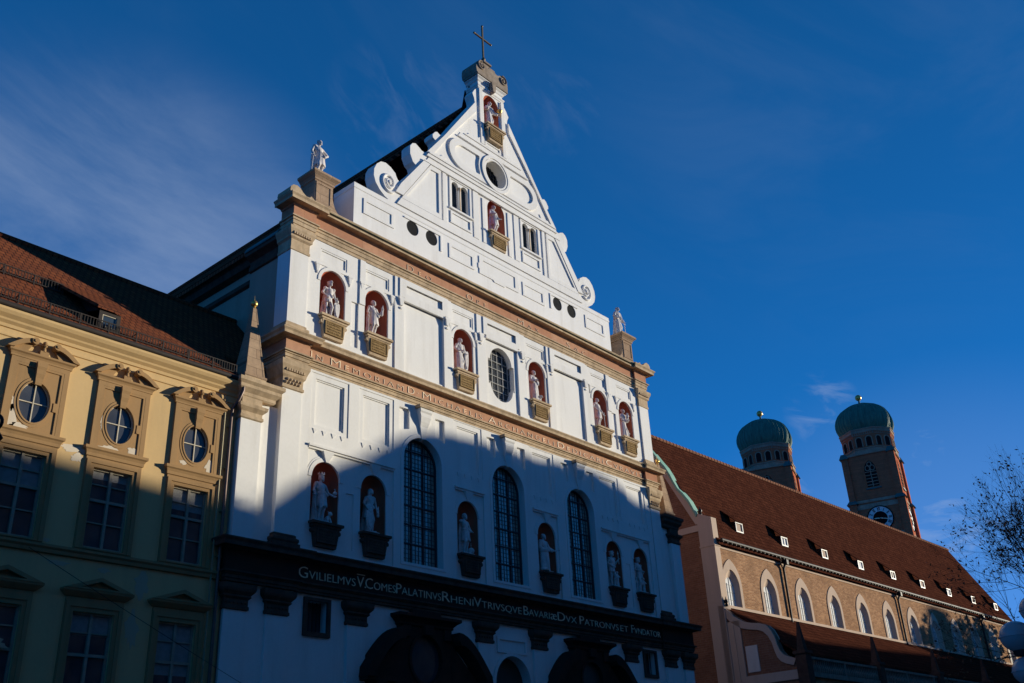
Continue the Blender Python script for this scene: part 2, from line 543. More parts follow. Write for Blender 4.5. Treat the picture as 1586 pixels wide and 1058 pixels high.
# ---- main wall with openings
centre_win = ([(-0.86, 21.02)] + ell(0, 21.12, 0.84, 0.84, 16, 180, 360) + [(0.86, 21.02), (0.98, 21.02), (0.98, 22.42), (0.84, 22.42)]
              + ell(0, 22.42, 0.82, 0.80, 16, 0, 180) + [(-0.84, 22.42), (-0.98, 22.42), (-0.98, 21.02)])
centre_win = [q for i, q in enumerate(centre_win) if i == 0 or (abs(q[0] - centre_win[i - 1][0]) + abs(q[1] - centre_win[i - 1][1])) > 1e-3]
m = M()
holes = [arch(x, HW, NZ2, NS2) for x in NX] + [arch(x, HW, NZ1, NS1) for x in NX] + [arch(x, WHW, WZ0, WZS, 22) for x in WX] + [centre_win]
m.plate(rect(-13.1, 13.1, 10.6, 25.2), holes, 0.0, 0.62)
P(m, 'wall', 'white_plaster')

# ---- side return of the front block and the long nave behind it
m = M(); m.box(-13.06, -12.9, 0.62, 3.0, 0, 24.7); m.box(12.9, 13.06, 0.62, 3.0, 0, 24.7); m.box(-12.9, 12.9, 2.8, 3.0, 20, 24.7)
m.box(-13.1, 13.1, 0.9, 1.0, 10, 25.1)
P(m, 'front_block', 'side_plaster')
m = M(); m.box(-12.3, 12.3, 3.0, 62, 0, 24.6)
for y in (9, 16, 23, 30): m.box(-12.55, -12.3, y, y + 1.3, 10, 23.7)
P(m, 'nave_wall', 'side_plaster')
m = M()
for sgn in (-1, 1):
    path = [(-12.3, 62), (-12.3, 3.0)] if sgn < 0 else [(12.3, 3.0), (12.3, 62)]
    m.sweep(path, [(0, 23.7), (0.14, 23.78), (0.14, 23.98), (0, 24.0)])
    m.sweep(path, [(0, 24.5), (0.3, 24.6), (0.42, 24.85), (0.62, 24.95), (0.62, 25.12), (0, 25.2)])
P(m, 'eaves_cornice', 'dark_stone')
m = M()
ry0, ry1 = 1.45, 62.0
for sgn in (-1, 1):
    a = [(0, ry0, 39.75), (0, ry1, 39.75), (sgn * 12.95, ry1, 25.15), (sgn * 12.95, ry0, 25.15)]
    b = [(x, y, z - 0.25) for x, y, z in a]
    f = [(0, 1, 2, 3), (7, 6, 5, 4), (0, 4, 5, 1), (1, 5, 6, 2), (2, 6, 7, 3), (3, 7, 4, 0)]
    m.add(a + b, f)
m.box(-0.14, 0.14, ry0, ry1, 39.66, 39.9)
P(m, 'roof', 'tile_nave')

# ---- side bays carrying the two obelisks
for sgn in (-1, 1):
    m = M()
    m.box(*sorted((sgn * 13.1, sgn * 15.0)), 0.05, 1.2, 0, 16.3)
    P(m, 'side_bay', 'white_plaster')
    m = M()
    m.box(*sorted((sgn * 14.15, sgn * 15.04)), -0.16, 0.05, 10.8, 15.5)
    P(m, 'pilaster', 'white_relief')
    m = M()
    x0, x1 = sorted((sgn * 14.15, sgn * 15.04))
    path = [(x0, 1.2), (x0, -0.16), (x1, -0.16), (x1, 1.2)]
    m.sweep(path, [(0, 15.42), (0.06, 15.46), (0.06, 15.56), (0.02, 15.60), (0.02, 15.72), (0.16, 15.86), (0.18, 15.98), (0, 16.0)])
    m.box(x0, x1, -0.16, 1.2, 15.42, 16.4)
    x0, x1 = sorted((sgn * 13.62, sgn * 15.06))
    path = [(x0, 1.3), (x0, -0.14), (x1, -0.14), (x1, 1.3)]
    m.sweep(path, [(0, 16.28), (0.05, 16.34), (0.05, 16.46), (0.2, 16.62), (0.2, 16.74), (0.30, 16.84), (0.30, 16.98), (0, 17.02)])
    m.box(x0, x1, -0.14, 1.3, 16.28, 17.02)
    m.box(*sorted((sgn * 14.02, sgn * 14.98)), -0.12, 0.86, 17.02, 17.2)
    P(m, 'capital', 'sandstone' if sgn < 0 else 'dark_stone')  # right capital gets a darker stone: its shade is put into the colour
    m = M()
    m.taper(sgn * 14.5, 0.36, 0.44, 0.44, 17.25, 0.075, 0.075, 20.35)
    for q in (-1, 1):
        m.add([(sgn * 14.5 + q * (0.445), -0.09, 17.25), (sgn * 14.5 + q * 0.37, -0.09, 17.25), (sgn * 14.5 + q * 0.055, 0.28, 20.35), (sgn * 14.5 + q * 0.08, 0.28, 20.35),
               (sgn * 14.5 + q * 0.445, -0.05, 17.25), (sgn * 14.5 + q * 0.37, -0.05, 17.25), (sgn * 14.5 + q * 0.055, 0.31, 20.35), (sgn * 14.5 + q * 0.08, 0.31, 20.35)],
              [(0, 1, 2, 3), (7, 6, 5, 4), (0, 4, 5, 1), (1, 5, 6, 2), (2, 6, 7, 3), (3, 7, 4, 0)])
    m.box(sgn * 14.5 - 0.5, sgn * 14.5 + 0.5, -0.14, 0.86, 17.2, 17.3)
    ob = P(m, 'obelisk', 'ashlar')
    m = M(); m.sphere((sgn * 14.5, 0.36, 20.58), 0.14); m.lathe([(0.05, 20.3), (0.09, 20.36), (0.05, 20.46)], sgn * 14.5, 0.36, 12); m.lathe([(0.02, 20.7), (0.005, 20.95)], sgn * 14.5, 0.36, 6)
    P(m, 'ball', 'gold', 40, ob)
    # concave wing between obelisk and the front
    m = M()
    prof = [(sgn * 13.1, 17.02), (sgn * 13.72, 17.02)] + [(sgn * (13.1 + 0.62 * (1 - math.sin(R(a)))), 17.02 + 2.0 * (1 - math.cos(R(a)))) for a in range(10, 91, 10)]
    m.plate(prof, [], 0.45, 0.95)
    P(m, 'wing', 'dark_stone')

# ---- corner pilasters, both storeys
for sgn in (-1, 1):
    x0, x1 = sorted((sgn * 12.35, sgn * 13.28))
    for z0, z1 in ((19.9, 23.45), (11.4, 17.15)):
        m = M(); m.box(x0, x1, -0.16, 0.0, z0, z1)
        m.box(*sorted((sgn * 13.0, sgn * 13.28)), 0.0, 0.72, z0, z1)
        P(m, 'pilaster', 'white_relief')
    path = [(x0, 0.0), (x0, -0.16), (x1, -0.16), (x1, 0.72)] if sgn > 0 else [(x0, 0.72), (x0, -0.16), (x1, -0.16), (x1, 0.0)]
    for zb in (19.5, 10.82):
        m = M()
        m.sweep(path, [(0, zb), (0.16, zb), (0.16, zb + 0.24), (0.09, zb + 0.27), (0.13, zb + 0.34), (0.12, zb + 0.43), (0.04, zb + 0.48), (0.04, zb + 0.56), (0, zb + 0.6)])
        m.box(x0, x1, -0.16, 0.0, zb, zb + 0.6); m.box(*sorted((sgn * 13.1, sgn * 13.28)), 0.0, 0.72, zb, zb + 0.6)
        P(m, 'pilaster_base', 'sandstone' if zb > 15 else 'dark_stone')  # lower bases in darker stone, standing in for the shade they lie in
    # upper capital: plain block with a toothed band
    m = M()
    m.box(x0, x1, -0.16, 0.0, 23.45, 24.56); m.box(*sorted((sgn * 13.1, sgn * 13.28)), 0.0, 0.72, 23.45, 24.56)
    m.sweep(path, [(0, 23.45), (0.04, 23.47), (0.04, 23.56), (0.015, 23.6), (0.015, 23.98), (0.10, 24.06), (0.10, 24.16), (0.16, 24.3), (0.2, 24.4), (0.2, 24.52), (0, 24.56)])
    for i in range(8):
        xx = x0 + 0.05 + i * (x1 - x0 - 0.1) / 7
        m.box(xx - 0.035, xx + 0.035, -0.335, -0.26, 24.17, 24.29)
    P(m, 'capital', 'sandstone')
    m = M()
    m.box(x0, x1, -0.16, 0.0, 17.15, 18.38); m.box(*sorted((sgn * 13.1, sgn * 13.28)), 0.0, 0.72, 17.15, 18.38)
    m.sweep(path, [(0, 17.15), (0.06, 17.18), (0.06, 17.28), (0.02, 17.32), (0.03, 17.62), (0.10, 17.72), (0.12, 17.84), (0.17, 17.98), (0.22, 18.1), (0.22, 18.32), (0, 18.38)])
    for i in range(8):
        xx = x0 + 0.05 + i * (x1 - x0 - 0.1) / 7
        m.box(xx - 0.035, xx + 0.035, -0.345, -0.28, 17.86, 17.97)
    for row in range(2):
        for i in range(5):
            xx = x0 + 0.11 + (i + 0.5 * row) * (x1 - x0 - 0.22) / 4.5
            m.sphere((xx, -0.20, 17.41 + row * 0.14), 0.065, 8, 6)
    P(m, 'capital', 'sandstone')

# ---- the three entablatures
def fpath(xc, yb, ysid, br=12.2):
    """front path that breaks forward over the corner pilasters"""
    return [(-xc, ysid), (-xc, -yb), (-br, -yb), (-br, 0.0), (br, 0.0), (br, -yb), (xc, -yb), (xc, ysid)]


def entablature(za, zf, zc, zt, path, tip, arch_mat, frieze_mat, cor_mat, dent=False):
    m = M()
    h = zf - za
    m.sweep(path, [(0.0, za), (0.07, za + 0.02), (0.07, za + h * 0.28), (0.11, za + h * 0.31), (0.11, za + h * 0.62), (0.15, za + h * 0.66), (0.15, za + h * 0.84), (0.22, zf - 0.07), (0.22, zf - 0.01), (0.0, zf)])
    P(m, 'architrave', arch_mat)
    m = M()
    m.sweep(path, [(0.0, zf), (0.10, zf), (0.10, zc), (0.0, zc)])
    fr = P(m, 'frieze', frieze_mat)
    m = M()
    k = zt - zc
    m.sweep(path, [(0.0, zc), (0.14, zc), (0.16, zc + k * 0.12), (0.20, zc + k * 0.22), (tip - 0.12, zc + k * 0.22), (tip - 0.12, zc + k * 0.16), (tip - 0.07, zc + k * 0.16), (tip - 0.07, zc + k * 0.48), (tip - 0.06, zc + k * 0.54), (tip, zc + k * 0.74), (tip, zc + k * 0.86), (0.06, zt), (0.0, zt)])
    P(m, 'cornice', cor_mat)
    return fr


top_frieze = entablature(24.56, 25.10, 25.62, 26.0, fpath(13.2, 0.14, 0.62), 0.56, 'sandstone', 'red_marble', 'sandstone')
mid_frieze = entablature(18.38, 18.78, 19.28, 19.62, fpath(13.2, 0.14, 1.4), 0.52, 'sandstone', 'red_marble', 'sandstone')
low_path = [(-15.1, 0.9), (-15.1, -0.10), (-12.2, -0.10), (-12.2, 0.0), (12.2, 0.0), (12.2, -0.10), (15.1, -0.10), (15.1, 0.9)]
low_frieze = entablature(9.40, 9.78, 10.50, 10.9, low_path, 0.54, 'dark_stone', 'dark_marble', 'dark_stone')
m = M()
m.box(-13.1, 13.1, 0.0, 1.0, 25.98, 26.02)
m.add([(-13.75, -0.60, 25.80), (13.75, -0.60, 25.80), (13.3, -0.02, 26.03), (-13.3, -0.02, 26.03)], [(0, 1, 2, 3)])
P(m, 'flashing', 'dark_copper')
# lower side cornice with its little copper roof, behind the tall front
for sgn in (-1, 1):
    pth = [(-13.06, 3.0), (-13.06, 0.64)] if sgn < 0 else [(13.06, 0.64), (13.06, 3.0)]
    m = M(); m.sweep(pth, [(0, 23.62), (0.10, 23.66), (0.10, 23.86), (0.04, 23.9), (0.04, 24.16), (0.14, 24.22), (0.34, 24.32), (0.34, 24.50), (0, 24.56)]); P(m, 'side_cornice', 'dark_stone')
    m = M(); m.sweep(pth, [(0.38, 24.50), (0.40, 24.56), (0.28, 24.78), (0.10, 24.98), (-0.25, 25.16), (-0.25, 24.50)]); P(m, 'side_roof', 'dark_copper')


# ---- inscriptions: capitals with small capitals
def inscription(words, zbase, caph, yface, parent, mat, spc=1.3):
    for w, x0, x1 in words:
        c = bpy.data.curves.new('inscription', 'FONT')
        c.body = w.upper() if len(w) > 1 else w
        c.size = 1.0
        c.extrude = 0.02
        c.offset = -0.023 if spc > 1.1 else -0.010
        c.space_character = spc
        c.small_caps_scale = 0.73
        c.resolution_u = 3
        c.body = w
        for i, ch in enumerate(w):
            c.body_format[i].use_small_caps = ch.islower()
        o = bpy.data.objects.new('t', c); COL.objects.link(o)
        dg = bpy.context.evaluated_depsgraph_get()
        me = bpy.data.meshes.new_from_object(o.evaluated_get(dg))
        bpy.data.objects.remove(o); bpy.data.curves.remove(c)
        xs = [v.co.x for v in me.vertices]
        a, b = min(xs), max(xs)
        sx = (x1 - x0) / (b - a); sz = caph / 0.70
        for v in me.vertices:
            x, y, z = v.co
            v.co = (x0 + (x - a) * sx, yface - 0.012 - z * 0.6, zbase + y * sz)
        me.materials.clear(); me.materials.append(MATS[mat])
        t = bpy.data.objects.new('inscription', me); COL.objects.link(t); t.parent = parent
    return


inscription([('Deo', -6.58, -5.0), ('Opt', -2.5, -1.06), ('Max', 1.48, 3.17), ('Sac', 5.63, 7.36)], 25.15, 0.34, -0.10, top_frieze, 'dull_gold_letter', 1.7)
inscription([('In', -11.95, -11.35), ('Memoriam', -10.91, -6.82), ('D·', -6.54, -5.9), ('Michaelis', -5.62, -1.66), ('Archangeli', -1.2, 3.82), ('Dedicari', 4.14, 8.11), ('Cvravit', 8.41, 11.94)], 18.86, 0.335, -0.10, mid_frieze, 'gilt_letter')
inscription([('Gvilielmvs', -12.05, -9.32), ('V.', -9.25, -8.79), ('Comes', -8.82, -7.22), ('Palatinvs', -7.19, -4.65), ('Rheni', -4.58, -2.67), ('Vtrivsqve', -2.63, 0.55), ('Bavariæ', 0.69, 3.1), ('Dvx', 3.19, 4.65), ('Patronvs', 4.9, 8.14), ('et', 8.31, 9.0), ('Fvndator', 9.29, 12.0)], 9.94, 0.42, -0.10, low_frieze, 'pale_letter', 1.0)
m = M(); m.box(-9.27, -8.86, -0.135, -0.11, 10.40, 10.44)
P(m, 'inscription', 'pale_letter', None, low_frieze)


# ---- wall relief of the upper storey: a facing with sunken panels, strips set proud of it
def relief(name, outer, holes, y, yb=0.0, mat='white_relief'):
    m = M(); m.plate(outer, holes, y, yb); return P(m, name, mat)


def both(fn):
    return [fn(lambda p: p), fn(mir)]


BAY_U = ((-11.92, -9.92, -10.92), (-9.44, -7.40, -8.42), (-3.62, -1.88, -2.80))
FU = 0.07
hl = []
for f in (lambda p: p, mir):
    for a, b, cx in BAY_U:
        hl += [f(arch(cx, HW, 20.9, NS2)), f(rect(cx - 0.74, cx + 0.74, 23.58, 24.22))]
    hl += [f(rect(-6.79, -4.21, 19.9, 23.40)), f(rect(-9.88, -9.47, 20.1, 22.28))]
hl += [rect(-1.21, 1.21, 19.9, 23.40)]
relief('wall_facing', rect(-12.32, 12.32, 19.63, 24.54), hl, -FU)
m = M(); m.plate(rect(-1.21, 1.21, 19.9, 23.40), [centre_win], -0.03, 0.0); P(m, 'window_surround', 'white_relief')
for sgn in (-1, 1):
    f = (lambda p: p) if sgn < 0 else mir
    for a, b, cx in BAY_U:
        m = M(); m.ring(f(rect(cx - 0.74, cx + 0.74, 23.58, 24.22)), f(rect(cx - 0.66, cx + 0.66, 23.66, 24.14)), -FU + 0.025, 0)
        P(m, 'panel_frame', 'white_relief')
        m = M(); m.plate(f(ell(cx, NS2, 0.84, 0.84, 20, 0, 180) + ell(cx, NS2, HW, HW, 20, 180, 0)), [], -FU - 0.035, -FU)
        P(m, 'archivolt', 'white_relief')
        m = M(); m.plate(f(rect(cx - 0.95, cx + 0.95, 23.40, 23.45)), [], -FU - 0.03, -FU); P(m, 'ledge', 'white_relief')
        for q in (-1, 1):
            bx = (cx if sgn < 0 else -cx) + q * 0.90
            m = M()
            m.box(bx - 0.13, bx + 0.13, -FU - 0.10, -FU, 23.33, 23.42); m.taper(bx, -FU - 0.03, 0.04, 0.03, 23.02, 0.10, 0.06, 23.33)
            m.lathe([(0.012, 22.90), (0.034, 22.95), (0.034, 22.99), (0.012, 23.02)], bx, -FU - 0.03, 8)
            P(m, 'bracket', 'white_relief')
    for a, b, za in ((-9.46, -9.14, 22.30), (-7.36, -6.80, 19.63), (-4.20, -3.66, 19.63), (-1.84, -1.22, 19.63)):
        relief('pilaster_strip', f(rect(a, b, za, 24.54)), [], -FU - 0.06, -FU)
    relief('bay_head', f(rect(-7.10, -3.92, 23.56, 24.54)), [f(rect(-6.68, -4.32, 23.80, 24.26))], -FU - 0.115, -FU - 0.06)
    m = M(); m.plate(f(rect(-6.80, -4.20, 23.40, 23.56)), [], -FU - 0.12, 0)
    P(m, 'ledge', 'white_relief')
    for bx in (-7.02, -4.0, -1.6):
        bx = bx if sgn < 0 else -bx
        m = M(); m.box(bx - 0.17, bx + 0.17, -0.25, -0.13, 23.38, 23.5); m.taper(bx, -0.17, 0.07, 0.04, 23.08, 0.14, 0.08, 23.38); m.taper(bx, -0.16, 0.05, 0.03, 22.9, 0.05, 0.03, 23.0)
        P(m, 'bracket', 'white_relief')
relief('bay_head', rect(-1.40, 1.40, 23.56, 24.54), [rect(-1.10, 1.10, 23.80, 24.26)], -FU - 0.115, -FU - 0.06)
m = M(); m.box(-1.21, 1.21, -FU - 0.12, 0, 23.40, 23.56)
P(m, 'ledge', 'white_relief')

# ---- wall relief of the main storey
FM = 0.12
PAN = ((-11.86, -9.90, 15.86, 18.27), (-9.34, -7.38, 15.86, 18.27), (-3.66, -1.76, 15.84, 18.33))
BAYM = ((-11.87, -7.36, (-10.92, -8.42)), (-3.68, -1.76, (-2.80,)))
hl = [arch(wx, WHW, WZ0, WZS, 22) for wx in WX]
for f in (lambda p: p, mir):
    hl += [f(rect(a, b, za, zb)) for a, b, za, zb in PAN]
    hl += [f(rect(a, b, 11.0, 15.10)) for a, b, c in BAYM]
for wx in WX:
    for q in (-1, 1):
        a, b = sorted((wx + q * 0.80, wx + q * 1.40))
        hl.append([(a, 17.16 if q > 0 else 17.0), (b, 17.0 if q > 0 else 17.16), (b, 18.08), (a, 18.08)])
relief('wall_facing', rect(-12.32, 12.32, 10.88, 18.37), hl, -FM)
for sgn in (-1, 1):
    f = (lambda p: p) if sgn < 0 else mir
    for a, b, za, zb in PAN:
        m = M()
        m.ring(f(rect(a, b, za, zb)), f(rect(a + 0.23, b - 0.23, za + 0.18, zb - 0.23)), -FM + 0.03, 0)
        m.ring(f(rect(a + 0.23, b - 0.23, za + 0.18, zb - 0.23)), f(rect(a + 0.29, b - 0.29, za + 0.24, zb - 0.29)), -0.045, 0)
        P(m, 'panel_frame', 'white_relief')
        for i in range(4):                       # small carved drops under the frame
            cx = a + (b - a) * (0.14 + 0.24 * i); cx = cx if sgn < 0 else -cx
            y = -FM
            m = M(); m.add([(cx - 0.12, y, za), (cx + 0.12, y, za), (cx + 0.12, y - 0.03, za), (cx - 0.12, y - 0.03, za), (cx - 0.05, y - 0.02, za - 0.2), (cx - 0.05, y, za - 0.2)], [(3, 2, 4), (0, 3, 4, 5), (2, 1, 5, 4), (0, 1, 2, 3)])
            P(m, 'carved_drop', 'white_relief')
    for a, b, cs in BAYM:
        m = M(); m.plate(f(rect(a - 0.02, b + 0.02, 15.10, 15.19)), [], -FM - 0.09, -FM)
        m.plate(f(rect(a, b, 15.02, 15.10)), [], -FM - 0.02, 0)
        P(m, 'ledge', 'white_relief')
        bh = [f(arch(cx, HW, 11.9, NS1)) for cx in cs]
        if len(cs) > 1: bh.append(f(rect(-9.86, -9.47, 11.3, 13.58)))
        relief('bay_panel', f(rect(a, b, 11.0, 15.10)), bh, -0.05)
        for cx in cs:
            m = M(); m.plate(f(ell(cx, NS1, 0.86, 0.86, 20, 0, 180) + ell(cx, NS1, HW, HW, 20, 180, 0)), [], -0.085, -0.05)
            m.plate(f(ell(cx, NS1, 0.94, 0.94, 20, 0, 180) + ell(cx, NS1, 0.86, 0.86, 20, 180, 0)), [], -0.065, -0.05)
            P(m, 'archivolt', 'white_relief')
            kx = cx if sgn < 0 else -cx
            m = M()
            m.add([(kx - 0.05, -0.05, 14.6), (kx + 0.05, -0.05, 14.6), (kx - 0.28, -0.05, 15.02), (kx + 0.28, -0.05, 15.02), (kx - 0.05, -0.12, 14.6), (kx + 0.05, -0.12, 14.6), (kx - 0.28, -0.22, 15.02), (kx + 0.28, -0.22, 15.02)],
                  [(4, 5, 7, 6), (0, 4, 6, 2), (1, 3, 7, 5), (2, 6, 7, 3), (0, 1, 5, 4)])
            P(m, 'keystone', 'white_relief')
for wx in WX:
    m = M()      # scrolled keystone
    prof = [(0.30, 18.22), (0.40, 18.22), (0.40, 18.10), (0.35, 18.02), (0.36, 17.85), (0.30, 17.62), (0.22, 17.42), (0.19, 17.05), (0.16, 16.86), (0.0, 16.8)]
    def kw(z): return 0.06 + 0.31 * max(0.0, (z - 16.8) / 1.42) ** 0.8
    vs = []; fs = []
    pr = [(0.0, 18.22)] + prof
    for o_, z in pr:
        vs += [(wx - kw(z), -o_, z), (wx + kw(z), -o_, z)]
    for i in range(len(pr) - 1): fs.append((2 * i, 2 * i + 2, 2 * i + 3, 2 * i + 1))
    fs.append(tuple(range(0, 2 * len(pr), 2))[::-1]); fs.append(tuple(range(1, 2 * len(pr), 2)))
    m.add(vs, fs)
    P(m, 'keystone', 'white_relief')
    m = M(); m.box(wx - 0.46, wx + 0.46, -0.45, -0.125, 18.235, 18.37)
    P(m, 'keystone_cap', 'sandstone')


# ---- niches: red half-round shells with a stone console under each
def niche(cx, hw, z0, zs, y0=0.004, depth=0.56, con=None, zc=None):
    m = M()
    h = hw - 0.012
    n = 16; vs = []; fs = []
    zsteps = [z0, zs]
    for z in zsteps:
        for i in range(n + 1):
            a = math.pi * i / n
            vs.append((cx + h * math.cos(a), y0 + depth * math.sin(a), z))
    for k in range(1, 13):
        t = math.pi * k / 12 / 2
        for i in range(n + 1):
            a = math.pi * i / n
            x = math.cos(a); r_ = math.sin(a)
            vs.append((cx + h * x, y0 + depth * r_ * math.cos(t), zs + h * r_ * math.sin(t)))
    for k in range(13):
        for i in range(n):
            a, b = k * (n + 1) + i, k * (n + 1) + i + 1
            fs.append((b, a, a + n + 1, b + n + 1))
    m.add(vs, fs)
    m.add([(cx + h * math.cos(math.pi * i / n), y0 + depth * math.sin(math.pi * i / n), z0 + 0.004) for i in range(n + 1)], [tuple(range(n + 1))])
    ni = P(m, 'niche', 'niche_red', 50)
    if con:
        w, zb, pr = con
        m = M()
        zt = z0
        m.box(cx - w - 0.10, cx + w + 0.10, -pr - 0.10, 0.0, zt - 0.10, zt)
        m.box(cx - w - 0.02, cx + w + 0.02, -pr - 0.03, 0.0, zt - 0.20, zt - 0.10)
        m.taper(cx, -pr / 2, w * 0.76, pr / 2 - 0.04, zb, w * 0.95, pr / 2, zt - 0.20)
        for q in (-1, 1):
            m.tube([(cx + q * w * 0.93, -pr + 0.02, zt - 0.34), (cx + q * w * 0.93, -0.02, zt - 0.34)], 0.09, None, 10)
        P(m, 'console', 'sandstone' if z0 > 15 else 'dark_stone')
        m = M()
        h2 = (zt - 0.28) - (zb + 0.16)
        wa = w * 0.74
        m.ring(rect(cx - wa, cx + wa, zb + 0.14, zt - 0.26), rect(cx - wa + 0.06, cx + wa - 0.06, zb + 0.20, zt - 0.32), -pr - 0.035, -pr + 0.09)
        m.box(cx - wa + 0.06, cx + wa - 0.06, -pr - 0.012, -pr + 0.08, zb + 0.20, zt - 0.32)
        rng = random.Random(int(cx * 100 + z0))
        for rr in range(4):
            zz = zb + 0.235 + rr * (h2 - 0.08) / 4.0
            xx = cx - wa + 0.12
            while xx < cx + wa - 0.16:
                wd = rng.uniform(0.02, 0.075)
                m.box(xx, xx + wd, -pr - 0.028, -pr - 0.01, zz, zz + 0.055)
                xx += wd + rng.uniform(0.02, 0.045)
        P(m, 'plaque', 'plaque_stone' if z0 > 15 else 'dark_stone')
    return ni


for x in NX:
    niche(x, HW, NZ2, NS2, con=(0.66, 19.98, 0.26))
    niche(x, HW, NZ1, NS1, con=(0.66, 11.18, 0.26))


# ---- windows of the main storey
def leaded(parent, cx, hw, z0, zs, yg, hz=None, thick='lead_bars', step=0.2, ncol=3, rows=6, tb=0.035):
    hz = hz or hw
    def top(x): return zs + hz * math.sqrt(max(0.0, 1 - ((x - cx) / hw) ** 2))
    def half(z): return hw if z <= zs else hw * math.sqrt(max(0.0, 1 - ((z - zs) / hz) ** 2))
    m = M()
    zt = zs + hz
    for i in range(1, ncol):
        x = cx - hw + 2 * hw * i / ncol
        m.box(x - tb, x + tb, yg - 0.06, yg - 0.01, z0, top(x))
    for i in range(1, rows + 1):
        z = z0 + (zt - z0) * i / (rows + 0.6)
        h = half(z)
        if h > 0.1: m.box(cx - h, cx + h, yg - 0.065, yg - 0.008, z - tb, z + tb)
    k = int(2 * hw / step)
    for i in range(1, k):
        x = cx - hw + 2 * hw * i / k
        m.box(x - 0.008, x + 0.008, yg - 0.025, yg - 0.004, z0, top(x))
    k = int((zt - z0) / step)
    for i in range(1, k):
        z = z0 + (zt - z0) * i / k
        h = half(z)
        if h > 0.05: m.box(cx - h, cx + h, yg - 0.023, yg - 0.003, z - 0.008, z + 0.008)
    m.build('bars', thick, parent)


for wx in WX:
    m = M(); m.plate([(wx - WHW - 0.16, WZ0 - 0.12), (wx + WHW + 0.16, WZ0 - 0.12)] + ell(wx, WZS, WHW + 0.16, WHW + 0.16, 24, 0, 180), [arch(wx, WHW, WZ0, WZS, 22)], -FM - 0.03, -FM)
    w = P(m, 'window', 'white_relief')
    m = M(); m.ring(arch(wx, WHW, WZ0, WZS, 22), arch(wx, WHW - 0.10, WZ0 + 0.10, WZS, 22), 0.22, 0.32)
    m.build('frame', 'lead_bars', w)
    m = M(); m.plate(arch(wx, WHW + 0.02, WZ0 - 0.02, WZS, 22), [], 0.28, 0.31)
    m.build('glass', 'leaded_glass', w)
    leaded(w, wx, WHW - 0.1, WZ0 + 0.1, WZS, 0.28, None, 'lead_bars', 0.19, 3, 6, 0.024)
w = tag(bpy.data.objects.new('window', None)); COL.objects.link(w); w.parent = church
m = M(); m.plate([(x * 1.02, 21.72 + (z - 21.72) * 1.02) for x, z in centre_win], [], 0.30, 0.32); m.build('glass', 'grey_glass', w)
m = M()
for i in range(-2, 3):
    x = i * 0.40
    hh = 0.70 + math.sqrt(max(0, 0.8 ** 2 - min(abs(x), 0.8) ** 2)) if abs(x) < 0.8 else 0.68
    m.box(x - 0.014, x + 0.014, 0.24, 0.29, 21.72 - hh, 21.72 + hh)
for i in range(-3, 4):
    z = 21.72 + i * 0.40
    hh = 0.97 if abs(z - 21.72) < 0.68 else math.sqrt(max(0, 0.8 ** 2 - (abs(z - 21.72) - 0.7) ** 2))
    m.box(-hh, hh, 0.235, 0.285, z - 0.014, z + 0.014)
m.build('bars', 'screen_pale', w)
m = M()
for i in range(-8, 9):
    x = i * 0.115
    hh = 0.70 + math.sqrt(max(0, 0.8 ** 2 - min(abs(x), 0.8) ** 2)) if abs(x) < 0.8 else 0.68
    m.box(x - 0.006, x + 0.006, 0.275, 0.295, 21.72 - hh, 21.72 + hh)
for i in range(-12, 13):
    z = 21.72 + i * 0.118
    hh = 0.97 if abs(z - 21.72) < 0.68 else math.sqrt(max(0, 0.8 ** 2 - (abs(z - 21.72) - 0.7) ** 2))
    m.box(-hh, hh, 0.273, 0.293, z - 0.006, z + 0.006)
m.build('lead_lines', 'lead_bars', w)

# ---- ground storey
m = M()
gh = [rect(-11.5, -10.5, 8.05, 9.22), rect(10.55, 11.5, 7.98, 9.15), arch(0, 1.18, 0.5, 6.9)]
m.plate(rect(-15.0, 15.0, 0, 9.6), gh, 0.10, 0.72)
P(m, 'wall', 'white_plaster')
m = M(); m.box(-15, 15, 1.1, 1.3, 0, 10.6); m.plate(rect(-15.0, 15.0, 9.6, 10.88), [], 0.10, 0.9); P(m, 'inner_wall', 'dark_interior')
for cx, zc in ((-11.0, 8.635), (11.02, 8.565)):
    m = M(); m.ring(rect(cx - 0.62, cx + 0.62, zc - 0.72, zc + 0.68), rect(cx - 0.48, cx + 0.48, zc - 0.56, zc + 0.56), 0.0, 0.12)
    w = P(m, 'window', 'dark_stone')
    m = M(); m.box(cx - 0.5, cx + 0.5, 0.5, 0.52, zc - 0.6, zc + 0.6); m.build('glass', 'window_glass', w)
    m = M()
    for i in range(-2, 3): m.box(cx + i * 0.18 - 0.012, cx + i * 0.18 + 0.012, 0.30, 0.33, zc - 0.58, zc + 0.58)
    m.build('bars', 'black_iron', w)
for cx in (-14.6, -12.87, -9.15, -1.88, 1.85, 9.25, 12.95, 14.7):
    m = M(); m.box(cx - 0.45, cx + 0.45, -0.03, 0.10, 0, 8.5)
    P(m, 'pilaster', 'white_relief')
    m = M()
    path = [(cx - 0.47, 0.1), (cx - 0.47, -0.05), (cx + 0.47, -0.05), (cx + 0.47, 0.1)]
    m.box(cx - 0.47, cx + 0.47, -0.05, 0.1, 8.48, 9.39)
    m.sweep(path, [(0, 8.48), (0.05, 8.5), (0.05, 8.6), (0.02, 8.63), (0.02, 8.84), (0.10, 8.92), (0.08, 8.98), (0.19, 9.1), (0.22, 9.18), (0.22, 9.34), (0, 9.39)])
    for i in range(6):
        xx = cx - 0.4 + i * 0.16
        m.sphere((xx, -0.07, 8.73), 0.05, 7, 5)
    P(m, 'capital', 'dark_stone')
m = M(); m.ring(rect(-1.02, 1.02, 8.18, 8.86), rect(-0.86, 0.86, 8.28, 8.74), 0.03, 0.10); m.ring(arch(0, 1.34, 5.0, 6.9), arch(0, 1.18, 5.01, 6.9), 0.04, 0.10)
